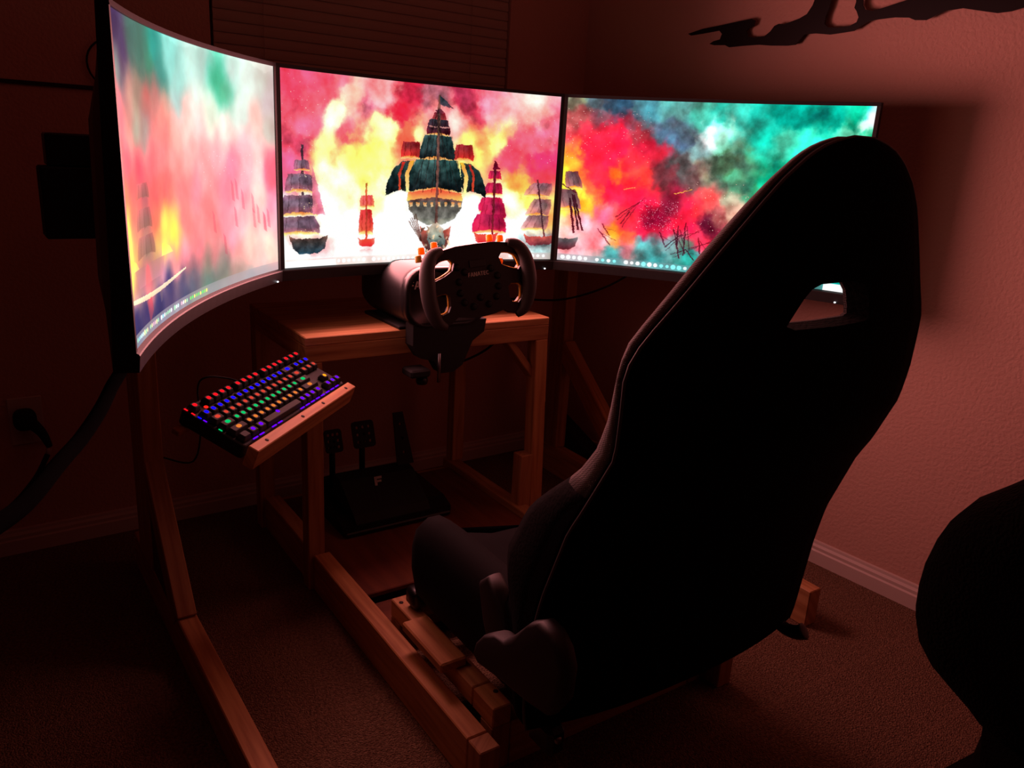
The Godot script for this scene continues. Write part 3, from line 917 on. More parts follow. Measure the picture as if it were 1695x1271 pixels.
func build_stand() -> void:
	var o := thing("monitor_stand", "tall raw pine stand behind the three monitors with long floor feet", "stand", Vector3.ZERO)
	plank("upright", Vector3(-0.638, 0.09, -0.13), Vector3(-0.6, 1.0, 0.01), M.wood0, o)
	plank("upright", Vector3(0.6, 0.09, -0.27), Vector3(0.638, 1.0, -0.2), M.wood1, o)
	beam("foot_beam", Vector3(-0.62, 0.0445, -0.2), Vector3(-0.607, 0.0445, 0.78), 0.036, 0.089, M.wood2, o)
	beam("foot_beam", Vector3(0.62, 0.0445, -0.3), Vector3(0.602, 0.0445, 0.772), 0.038, 0.089, M.wood0, o)
	beam("brace", Vector3(-0.619, 0.34, -0.03), Vector3(-0.616, 0.075, 0.205), 0.037, 0.06, M.wood1, o)
	beam("brace", Vector3(0.619, 0.42, -0.21), Vector3(0.618, 0.1, 0.16), 0.037, 0.06, M.wood2, o)
	put("gusset", prism([Vector2(-0.1, 0.0895), Vector2(0.195, 0.0895), Vector2(0.18, 0.11), Vector2(0.02, 0.29), Vector2(-0.1, 0.29)], 0.622, 0.634), M.ply, o, Transform3D(Basis(Vector3.UP, -PI / 2), Vector3.ZERO))
	plank("cross_beam", Vector3(-0.6, 0.885, -0.125), Vector3(0.638, 0.974, -0.087), M.wood0, o).rotation.y = 0.09
	for p in [[Vector3(-0.64, 0.93, 0.27), Vector3(-0.625, 0.93, -0.02)], [Vector3(0.64, 0.93, 0.28), Vector3(0.62, 0.93, -0.205)]]:
		put("monitor_arm", tube(p, 0.016, 10), M.black_matt, o)

func build_rig() -> void:
	var o := thing("driving_rig", "raw pine frame with wheel table, floor rails and footboard", "rig", Vector3.ZERO)
	# table
	plank("tabletop", Vector3(-0.325, 0.578, -0.29), Vector3(0.312, 0.597, 0.1), M.wood0, o)
	plank("apron", Vector3(-0.325, 0.54, 0.062), Vector3(0.312, 0.578, 0.1), M.wood1, o)
	plank("apron", Vector3(-0.325, 0.54, -0.29), Vector3(0.312, 0.578, -0.252), M.wood2, o)
	plank("apron", Vector3(-0.325, 0.54, -0.252), Vector3(-0.287, 0.578, 0.062), M.wood2, o)
	plank("apron", Vector3(0.274, 0.54, -0.252), Vector3(0.312, 0.578, 0.062), M.wood1, o)
	plank("leg", Vector3(-0.325, 0.0, 0.062), Vector3(-0.287, 0.54, 0.1), M.wood1, o)
	beam("leg", Vector3(0.312, 0.0, 0.081), Vector3(0.293, 0.54, 0.081), 0.038, 0.038, M.wood2, o)
	plank("leg", Vector3(-0.325, 0.0, -0.29), Vector3(-0.287, 0.54, -0.252), M.wood0, o)
	plank("leg", Vector3(0.25, 0.089, -0.29), Vector3(0.288, 0.54, -0.252), M.wood0, o)
	plank("leg_block", Vector3(0.252, 0.0, 0.062), Vector3(0.289, 0.23, 0.1), M.wood1, o)
	beam("corner_brace", Vector3(0.20, 0.545, 0.07), Vector3(0.288, 0.44, 0.07), 0.036, 0.018, M.wood1, o)
	# floor rails and what ties them
	plank("rail", Vector3(-0.314, 0.0, 0.101), Vector3(-0.276, 0.089, 0.782), M.wood2, o)
	plank("rail", Vector3(-0.314, 0.0, -0.25), Vector3(-0.276, 0.089, 0.06), M.wood0, o)
	plank("rail", Vector3(0.24, 0.0, -0.29), Vector3(0.278, 0.089, 0.782), M.wood1, o)
	plank("rail_end", Vector3(-0.314, 0.0, 0.784), Vector3(-0.276, 0.089, 0.822), M.wood1, o)
	plank("rail_end", Vector3(0.24, 0.0, 0.784), Vector3(0.278, 0.089, 0.822), M.wood1, o)
	plank("rear_beam", Vector3(-0.229, 0.0, 0.744), Vector3(0.197, 0.086, 0.782), M.wood1, o)
	plank("front_beam", Vector3(-0.276, 0.0, -0.29), Vector3(0.24, 0.06, -0.252), M.wood0, o)
	plank("footboard", Vector3(-0.275, 0.061, -0.25), Vector3(0.239, 0.073, 0.288), M.ply, o)
	plank("cross_board", Vector3(-0.275, 0.03, 0.318), Vector3(0.239, 0.068, 0.395), M.ply, o)
	# raised inner frame that carries the seat
	for x in [-0.266, 0.198]:
		plank("seat_rail", Vector3(x, 0.087, 0.402), Vector3(x + 0.036, 0.125, 0.716), M.wood0 if x < 0 else M.wood2, o)
		plank("seat_rail", Vector3(x, 0.087, 0.718), Vector3(x + 0.036, 0.125, 0.782), M.wood2, o)
		plank("seat_post", Vector3(x, 0.0, 0.744), Vector3(x + 0.036, 0.0865, 0.782), M.wood1, o)
		plank("seat_post", Vector3(x, 0.0, 0.402), Vector3(x + 0.036, 0.0865, 0.44), M.wood0, o)
	plank("seat_cross", Vector3(-0.229, 0.087, 0.402), Vector3(0.197, 0.125, 0.44), M.wood1, o)
	plank("rail_block", Vector3(-0.297, 0.1255, 0.512), Vector3(-0.245, 0.1445, 0.662), M.wood2, o, 0.003)
	for p in [Vector3(-0.255, 0.1255, 0.425), Vector3(-0.238, 0.1255, 0.745)]:
		put("screw", lathe([Vector2(0.0001, 0.0005), Vector2(0.0045, 0.0005), Vector2(0.0045, -0.003), Vector2(0.0001, -0.003)], 10), M.groove, o, Transform3D(Basis(), p))

func letters(text: String, size: float, depth: float) -> TextMesh:
	var t := TextMesh.new()
	var f := SystemFont.new()
	f.font_names = PackedStringArray(["Droid Sans"])
	f.font_weight = 700
	t.font = f
	t.text = text
	t.font_size = 32
	t.pixel_size = size / 32.0
	t.depth = depth
	return t

# flat plate with holes, from z = -depth to 0 of the given place
func csg_plate(called: String, poly: Array, depth: float, holes: Array, m: Material, parent: Node, t: Transform3D) -> void:
	var root := CSGPolygon3D.new()
	root.name = called
	parent.add_child(root, true)
	root.polygon = PackedVector2Array(poly)
	root.depth = depth
	root.material = m
	root.transform = t
	for h in holes:
		var c := CSGPolygon3D.new()
		c.name = "cut"
		c.polygon = PackedVector2Array(h)
		c.depth = depth * 3
		c.position.z = depth
		c.material = m
		c.operation = CSGShape3D.OPERATION_SUBTRACTION
		root.add_child(c, true)

func shifted(poly: Array, by: Vector2, mirror := 1.0) -> Array:
	var out := []
	for p: Vector2 in poly: out.append(Vector2((p.x + by.x) * mirror, p.y + by.y))
	return out

func build_wheel() -> void:
	# motor housing on the table
	var b := thing("wheel_base", "black motor housing on the wooden table carrying the steering wheel", "wheel base", Vector3(-0.008, 0.597, 0.02))
	var st := begin(true)
	var rings := []
	for e in [[-0.13, 0.86], [-0.125, 0.95], [-0.1, 1.0], [0.085, 1.0], [0.1, 0.97]]:
		var r := []
		for p: Vector2 in rounded_rect(0.21, 0.134, 0.05, 6): r.append(Vector3(p.x * e[1], 0.0755 + p.y * e[1], e[0]))
		rings.append(r)
	add_loft(st, rings)
	put("housing", done(st), M.plastic, b)
	st = begin(true)
	rings = []
	for e in [[0.1, 1.01], [0.118, 1.01], [0.122, 0.98], [0.122, 0.9], [0.119, 0.88]]:
		var r := []
		for p: Vector2 in rounded_rect(0.21, 0.134, 0.05, 6): r.append(Vector3(p.x * e[1], 0.0755 + p.y * e[1], e[0]))
		rings.append(r)
	add_loft(st, rings)
	put("front_ring", done(st), M.black, b)
	put("lettering", letters("FANATEC", 0.024, 0.001), M.print, b, Transform3D(Basis(), Vector3(-0.046, 0.106, 0.1205)))
	put("shaft", lathe([Vector2(0.034, 0.0), Vector2(0.034, 0.04), Vector2(0.028, 0.045), Vector2(0.028, 0.1)], 20), M.dark_metal, b, Transform3D(Basis(Vector3.RIGHT, PI / 2 - 0.08), Vector3(0.008, 0.105, 0.115)))
	put("foot_plate", box_mesh(Vector3(0.2, 0.008, 0.19), 0.002), M.black_matt, b, Transform3D(Basis(), Vector3(0, 0.004, -0.015)))
	# clamp that hangs over the front edge of the table
	put("clamp_jaw", prism([Vector2(-0.085, 0.02), Vector2(0.105, 0.02), Vector2(0.1, -0.01), Vector2(0.07, -0.03), Vector2(0.045, -0.085), Vector2(0.02, -0.1), Vector2(-0.012, -0.1), Vector2(-0.03, -0.07), Vector2(-0.065, -0.06), Vector2(-0.085, -0.03)], 0.083, 0.12), M.black_matt, b)
	put("clamp_foot", box_mesh(Vector3(0.05, 0.018, 0.05), 0.004), M.black_matt, b, Transform3D(Basis(), Vector3(-0.07, -0.092, 0.11)))
	put("clamp_screw", tube([Vector3(-0.022, -0.05, 0.128), Vector3(-0.022, -0.118, 0.128)], 0.0038, 8), M.steel, b)
	put("clamp_knob", lathe([Vector2(0.001, -0.008), Vector2(0.012, -0.008), Vector2(0.014, 0.0), Vector2(0.012, 0.008), Vector2(0.001, 0.008)], 12), M.black, b, Transform3D(Basis(), Vector3(-0.05, -0.118, 0.1)))
	# steering wheel, turned a little to the left
	var w := thing("steering_wheel", "black butterfly racing wheel with orange knobs in front of centre monitor", "steering wheel", Vector3(0.0, 0.721, 0.247), Basis.from_euler(Vector3(-0.14, 0, 0.09)).scaled(Vector3(0.955, 0.955, 0.955)))
	var half := [Vector2(0, 0.088), Vector2(0.05, 0.087), Vector2(0.095, 0.08), Vector2(0.117, 0.066), Vector2(0.129, 0.04), Vector2(0.134, 0.0), Vector2(0.13, -0.04), Vector2(0.118, -0.07), Vector2(0.1, -0.083), Vector2(0.08, -0.078), Vector2(0.062, -0.066), Vector2(0.03, -0.072), Vector2(0, -0.074)]
	var outline := []
	for p in half: outline.append(p)
	for i in range(half.size() - 2, 0, -1): outline.append(Vector2(-half[i].x, half[i].y))
	var up := [Vector2(0.058, 0.052), Vector2(0.066, 0.062), Vector2(0.09, 0.06), Vector2(0.107, 0.05), Vector2(0.116, 0.028), Vector2(0.108, 0.019), Vector2(0.084, 0.026), Vector2(0.064, 0.036)]
	var down := [Vector2(0.076, -0.016), Vector2(0.084, -0.01), Vector2(0.108, -0.012), Vector2(0.115, -0.02), Vector2(0.112, -0.045), Vector2(0.1, -0.056), Vector2(0.084, -0.052), Vector2(0.077, -0.04)]
	var holes := []
	for h in [up, down]:
		holes.append(h)
		holes.append(shifted(h, Vector2(), -1.0))
	csg_plate("wheel_plate", outline, 0.02, holes, M.black, w, Transform3D(Basis(), Vector3(0, 0, 0.01)))
	# coloured liner round each finger opening
	for h in holes:
		var loop := []
		for p: Vector2 in h: loop.append(Vector3(p.x, p.y, 0.0))
		put("opening_liner", tube(curve(loop, 3, true), 0.0035, 6, true), M.yellow, w)
	for s in [-1.0, 1.0]:
		var path := []
		for p in [[0.085, 0.082, 0.004], [0.11, 0.073, 0.006], [0.127, 0.045, 0.01], [0.132, 0.0, 0.012], [0.127, -0.04, 0.01], [0.114, -0.07, 0.006], [0.094, -0.083, 0.002]]: path.append(Vector3(p[0] * s, p[1], p[2] + 0.004))
		var c := curve(path, 5)
		var rad := []
		for i in c.size(): rad.append(0.015 * sqrt(sin(PI * clampf((i + 1.5) / (c.size() + 2.0), 0.06, 0.94))) + 0.002)
		put("grip", tube(c, rad, 14), M.grip, w)
		put("paddle", prism(shifted([Vector2(0.035, 0.02), Vector2(0.1, 0.045), Vector2(0.112, 0.025), Vector2(0.105, -0.02), Vector2(0.04, -0.015)], Vector2(), s), -0.045, -0.041), M.black_matt, w)
	put("hub", lathe([Vector2(0.036, -0.05), Vector2(0.036, -0.012), Vector2(0.03, 0.0)], 20), M.black, w, Transform3D(Basis(Vector3.RIGHT, PI / 2), Vector3(0, 0, -0.005)))
	var knob := lathe([Vector2(0.0001, 0.0), Vector2(0.007, 0.0), Vector2(0.0075, 0.003), Vector2(0.0075, 0.012), Vector2(0.006, 0.015), Vector2(0.0001, 0.015)], 10)
	for p in [Vector3(-0.122, 0.078, -0.012), Vector3(-0.09, 0.086, -0.012), Vector3(0.052, 0.088, -0.012), Vector3(0.08, 0.084, -0.012)]:
		put("thumb_knob", knob, M.orange, w, Transform3D(Basis(), p))
	put("thumb_knob", knob, M.orange, w, Transform3D(Basis(Vector3.FORWARD, PI / 2), Vector3(0.056, 0.042, 0.0)))
	put("thumb_knob", knob, M.yellow, w, Transform3D(Basis(), Vector3(-0.13, 0.062, -0.014)))
	var button := lathe([Vector2(0.0001, 0.0), Vector2(0.0058, 0.0), Vector2(0.0058, 0.003), Vector2(0.0045, 0.0045), Vector2(0.0001, 0.0045)], 12)
	var collar := tube(ring_points(0.0072, 16), 0.0012, 6, true)
	for p in [[-0.052, 0.042], [0.034, 0.03], [-0.034, 0.03], [-0.05, 0.01], [0.05, 0.012], [-0.05, -0.014], [0.05, -0.012], [-0.042, -0.036], [0.042, -0.034], [-0.02, -0.048], [0.02, -0.048], [0.0, -0.03]]:
		var t := Transform3D(Basis(Vector3.RIGHT, PI / 2), Vector3(p[0], p[1], 0.0105))
		var k := put("button", button, M.rubber, w, t)
		put("collar", collar, M.dark_metal, k, Transform3D(Basis(), Vector3(0, 0.001, 0)))
	put("display", box_mesh(Vector3(0.04, 0.016, 0.003), 0.001), M.plastic, w, Transform3D(Basis(), Vector3(0, 0.045, 0.0112)))
	put("lettering", letters("FANATEC", 0.0125, 0.0008), M.print, w, Transform3D(Basis(), Vector3(0, 0.022, 0.0106)))

func ring_points(r: float, n: int) -> Array:
	var out := []
	for k in n: out.append(Vector3(cos(TAU * k / n) * r, 0, sin(TAU * k / n) * r))
	return out

func key_mesh(w: float, d: float) -> ArrayMesh:
	var st := begin()
	var rings := []
	for e in [[0.0, 0.0], [0.003, -0.0004], [0.0085, -0.0026], [0.0095, -0.0036]]:
		var r := []
		for p: Vector2 in rounded_rect(w + 2 * e[1], d + 2 * e[1], 0.0016, 1): r.append(Vector3(p.x, e[0], p.y))
		rings.append(r)
	add_loft(st, rings)
	return done(st)

func pad_mesh(w: float, d: float) -> ArrayMesh:
	var st := begin(true)
	var rings := []
	for e in [[0.0, 1.0], [0.0004, 0.9], [0.0006, 0.6]]:
		var r := []
		for p: Vector2 in rounded_rect(w * e[1], d * e[1], min(w, d) * 0.48 * e[1], 3): r.append(Vector3(p.x, e[0], p.y))
		rings.append(r)
	add_loft(st, rings)
	return done(st)

func build_keyboard() -> void:
	var u := 0.01905
	var frame := Basis.from_euler(Vector3(0.3973, 0.723, 0.0466))
	var at := Vector3(-0.4439, 0.5425, 0.2569)
	# wooden tray with a lip along the front, screwed to the rig
	var t := thing("keyboard_tray", "tilted pine shelf with screwed front lip under the lit keyboard", "shelf", at, frame)
	plank("lip", Vector3(-0.187, -0.04, 0.0725), Vector3(0.169, 0.0, 0.0925), M.wood2, t, 0.0015)
	plank("board", Vector3(-0.16, -0.052, -0.064), Vector3(0.16, -0.0405, 0.0725), M.wood0, t, 0.0015)
	plank("cleat", Vector3(-0.196, -0.0515, -0.06), Vector3(-0.161, -0.0405, -0.045), M.wood2, t, 0.0015)
	for x in [-0.147, -0.028, 0.048, 0.142]:
		put("screw", lathe([Vector2(0.0001, 0.0004), Vector2(0.0036, 0.0004), Vector2(0.0036, -0.004), Vector2(0.0001, -0.004)], 10), M.groove, t, Transform3D(Basis(), Vector3(x, 0.0, 0.0825)))
	var leg := frame.inverse() * (Vector3(-0.326, 0.47, 0.08) - at)
	beam("support_arm", Vector3(0.0, -0.072, 0.0), leg, 0.038, 0.038, M.wood1, t)
	# keyboard
	var k := thing("keyboard", "black mechanical keyboard with rows of coloured glowing keys", "keyboard", at, frame)
	var st := begin()
	var rings := []
	for e in [[-0.0385, -0.001], [-0.036, 0.0], [-0.013, 0.0], [-0.0115, -0.0015]]:
		var r := []
		for p: Vector2 in rounded_rect(0.358 + 2 * e[1], 0.128 + 2 * e[1], 0.006, 3): r.append(Vector3(p.x, e[0], p.y - 0.0005))
		rings.append(r)
	add_loft(st, rings)
	put("case", done(st), M.black_matt, k)
	var lit := {
		"red": glow(Color(1.0, 0.05, 0.1), 1.5), "blue": glow(Color(0.04, 0.02, 1.0), 2.0), "coral": glow(Color(0.92, 0.27, 0.20), 0.9),
		"green": glow(Color(0.0, 0.86, 0.46), 0.85), "amber": glow(Color(0.97, 0.52, 0.20), 0.9), "violet": glow(Color(0.40, 0.0, 0.98), 1.3), "gold": glow(Color(1.0, 0.62, 0.08), 1.4)}
	# rows: row position, then [left edge, width] runs in key units
	var rows := [
		[0.0, "red", [[0, 1], [2, 1], [3, 1], [4, 1], [5, 1], [6.5, 1], [7.5, 1], [8.5, 1], [9.5, 1], [11, 1], [12, 1], [13, 1], [14, 1], [15.25, 1], [16.25, 1], [17.25, 1]]],
		[1.25, "blue", [[0, 1], [1, 1], [2, 1], [3, 1], [4, 1], [5, 1], [6, 1], [7, 1], [8, 1], [9, 1], [10, 1], [11, 1], [12, 1], [13, 2], [15.25, 1], [16.25, 1], [17.25, 1]]],
		[2.25, "coral", [[0, 1.5], [1.5, 1], [2.5, 1], [3.5, 1], [4.5, 1], [5.5, 1], [6.5, 1], [7.5, 1], [8.5, 1], [9.5, 1], [10.5, 1], [11.5, 1], [12.5, 1], [13.5, 1.5], [15.25, 1], [16.25, 1], [17.25, 1]]],
		[3.25, "green", [[0, 1.75], [1.75, 1], [2.75, 1], [3.75, 1], [4.75, 1], [5.75, 1], [6.75, 1], [7.75, 1], [8.75, 1], [9.75, 1], [10.75, 1], [11.75, 1], [12.75, 2.25]]],
		[4.25, "amber", [[0, 2.25], [2.25, 1], [3.25, 1], [4.25, 1], [5.25, 1], [6.25, 1], [7.25, 1], [8.25, 1], [9.25, 1], [10.25, 1], [11.25, 1], [12.25, 2.75], [16.25, 1]]],
		[5.25, "violet", [[0, 1.25], [1.25, 1.25], [2.5, 1.25], [3.75, 6.25], [10, 1], [11, 1], [12, 1], [13, 1.25], [15.25, 1], [16.25, 1], [17.25, 1]]]]
	var caps := {}
	var pads := {}
	for row in rows:
		for c in row[2]:
			var w: float = c[1]
			if not caps.has(w):
				caps[w] = key_mesh(w * u - 0.001, u - 0.001)
				pads[w] = pad_mesh(0.012 if w > 1.4 and w < 6 else 0.0085, 0.0078)
			var spot := Vector3((c[0] + w / 2 - 9.125) * u, -0.0095, (row[0] - 2.7) * u)
			var cap := put("key", caps[w], M.black_matt, k, Transform3D(Basis(), spot))
			var colour: String = row[1]
			if row[0] == 4.25 and c[0] == 16.25: colour = "gold"
			if row[0] == 5.25 and c[0] == 0: continue
			var shift := Vector3(-0.6 * u, 0.0095, -0.004) if w > 6 else Vector3(0, 0.0095, 0)
			put("key_light", pads[w], lit[colour], cap, Transform3D(Basis(), shift))
	# light leaking out along the front and left edges of the case
	var leak := pad_mesh(0.015, 0.003)
	var x := -0.145
	while x < 0.165:
		if x < -0.12 or x > -0.1 and x < -0.055 or x > -0.0:
			put("edge_light", leak, lit.violet, k, Transform3D(Basis(), Vector3(x, -0.009, 0.0615)))
		x += 0.0195
	var spots := [["red", -0.058], ["red", -0.043], ["blue", -0.03], ["violet", -0.019], ["green", 0.012]]
	for s in spots:
		put("edge_light", pad_mesh(0.003, 0.008), lit[s[0]], k, Transform3D(Basis(), Vector3(-0.1755, -0.010, s[1])))
	put("status_led", pad_mesh(0.009, 0.007), glow(Color(1, 0.12, 0.08), 1.6), k, Transform3D(Basis(), Vector3((1.5 - 9.125) * u, -0.006, (0.55 - 2.7) * u)))

func build_pedals() -> void:
	var o := thing("pedal_set", "black three-pedal set on the wooden footboard under the table", "pedals", Vector3(-0.06, 0.0735, -0.08))
	# base: side outline in (z, y), run across x
	var side := [Vector2(0.1, 0.0), Vector2(0.1, 0.022), Vector2(0.085, 0.04), Vector2(0.0, 0.098), Vector2(-0.04, 0.105), Vector2(-0.13, 0.06), Vector2(-0.13, 0.0)]
	var turn := Basis(Vector3.UP, -PI / 2)
	put("pedal_base", prism(side, -0.09, 0.115), M.black_matt, o, Transform3D(turn, Vector3.ZERO))
	var low := [Vector2(0.1, 0.0), Vector2(0.1, 0.02), Vector2(0.06, 0.035), Vector2(-0.13, 0.04), Vector2(-0.13, 0.0)]
	put("base_wing", prism(low, -0.15, -0.09), M.black, o, Transform3D(turn, Vector3.ZERO))
	put("base_wing", prism(low, 0.115, 0.15), M.black, o, Transform3D(turn, Vector3.ZERO))
	put("heel_plate", box_mesh(Vector3(0.29, 0.012, 0.05), 0.003), M.black, o, Transform3D(Basis(Vector3.RIGHT, 0.15), Vector3(-0.005, 0.012, 0.095)))
	# emblem: a slanted flag of two bars on a stem
	var em := Basis.from_euler(Vector3(-0.56, 0, 0)) * Basis(Vector3.RIGHT, -0.05)
	var bars := [[Vector2(-0.011, -0.014), Vector2(-0.004, -0.014), Vector2(0.002, 0.012), Vector2(-0.005, 0.012)], [Vector2(-0.004, 0.005), Vector2(0.014, 0.005), Vector2(0.016, 0.012), Vector2(-0.003, 0.012)], [Vector2(-0.006, -0.005), Vector2(0.01, -0.005), Vector2(0.0115, 0.001), Vector2(-0.0045, 0.001)]]
	var st := begin()
	for b in bars: add_prism(st, PackedVector2Array(b), 0.0, 0.0015)
	put("emblem", done(st), M.print, o, Transform3D(Basis(Vector3.RIGHT, -0.97), Vector3(-0.022, 0.0895, 0.0165)))
	# clutch, brake (square plates), throttle (long plate)
	var plates := [[-0.112, 0.19, 0.046, 0.06, -0.05], [-0.03, 0.196, 0.06, 0.07, -0.05], [0.078, 0.17, 0.05, 0.14, -0.045]]
	for p in plates:
		var tilt := Basis(Vector3.RIGHT, -0.35)
		var arm_top := Vector3(p[0], p[1], p[4])
		put("pedal_arm", tube([Vector3(p[0], 0.06, p[4] - 0.01), arm_top + Vector3(0, 0, -0.012)], 0.008, 8), M.dark_metal, o)
		var outline: Array
		if p[3] > 0.1: outline = [Vector2(-0.016, 0.07), Vector2(0.012, 0.07), Vector2(0.024, -0.07), Vector2(-0.024, -0.07)]
		else: outline = rounded_rect(p[2], p[3], 0.008, 2)
		var holes := []
		for r in 3:
			for c in 3:
				var hole := []
				for k in 8: hole.append(Vector2((c - 1) * p[2] * 0.27 + cos(TAU * k / 8) * 0.0042, (r - 1) * p[3] * 0.27 + sin(TAU * k / 8) * 0.0042))
				if p[3] < 0.1 or c == 1: holes.append(hole)
		csg_plate("pedal_plate", outline, 0.005, holes, M.dark_metal, o, Transform3D(tilt, arm_top))

const HALF := [Vector2(0.19, 0.296), Vector2(0.22, 0.304), Vector2(0.29, 0.31), Vector2(0.36, 0.31), Vector2(0.43, 0.306), Vector2(0.54, 0.304), Vector2(0.58, 0.302), Vector2(0.62, 0.296), Vector2(0.66, 0.291), Vector2(0.71, 0.294), Vector2(0.766, 0.295), Vector2(0.8, 0.28), Vector2(0.849, 0.239), Vector2(0.9, 0.199), Vector2(0.951, 0.158), Vector2(0.983, 0.128), Vector2(1.005, 0.1), Vector2(1.02, 0.075), Vector2(1.03, 0.045), Vector2(1.036, 0.012)]
const EDGE := [Vector2(0.19, 0.0), Vector2(0.29, 0.02), Vector2(0.36, 0.03), Vector2(0.43, 0.033), Vector2(0.54, 0.0215), Vector2(0.58, 0.009), Vector2(0.66, -0.007), Vector2(0.71, 0.0), Vector2(0.766, 0.0127), Vector2(0.85, 0.0152), Vector2(0.95, 0.019), Vector2(0.99, 0.023), Vector2(1.036, 0.03)]
const TIP := [Vector2(0.19, 0.07), Vector2(0.30, 0.10), Vector2(0.361, 0.136), Vector2(0.392, 0.163), Vector2(0.43, 0.176), Vector2(0.458, 0.167), Vector2(0.51, 0.153), Vector2(0.539, 0.134), Vector2(0.571, 0.106), Vector2(0.607, 0.072), Vector2(0.653, 0.05), Vector2(0.7, 0.04), Vector2(0.8, 0.046), Vector2(0.9, 0.055), Vector2(1.0, 0.052), Vector2(1.036, 0.042)]

func back_z(y: float) -> float:
	return 1.0 + 0.25 * (y - 0.53)

func back_rows() -> Array:
	var ys := []
	var y := 0.195
	while y < 0.98:
		ys.append(y)
		y += 0.02
	ys.append_array([0.985, 0.997, 1.007, 1.015, 1.022, 1.028, 1.032, 1.035])
	return ys

func cut_through(mesh: ArrayMesh, called: String, m: Material, parent: Node) -> void:
	# opening through the head of the seat
	var root := CSGMesh3D.new()
	root.name = called
	parent.add_child(root, true)
	root.mesh = mesh
	root.material = m
	var c := CSGPolygon3D.new()
	c.polygon = PackedVector2Array([Vector2(-0.069, 0.809), Vector2(-0.062, 0.826), Vector2(-0.054, 0.844), Vector2(-0.045, 0.856), Vector2(-0.03, 0.862), Vector2(0.03, 0.863), Vector2(0.062, 0.858), Vector2(0.084, 0.842), Vector2(0.1, 0.82), Vector2(0.107, 0.808), Vector2(0.1, 0.804), Vector2(0.04, 0.802), Vector2(-0.05, 0.803)])
	c.depth = 0.6
	c.position.z = 1.4
	c.operation = CSGShape3D.OPERATION_SUBTRACTION
	c.name = "cut"
	c.material = m
	root.add_child(c)

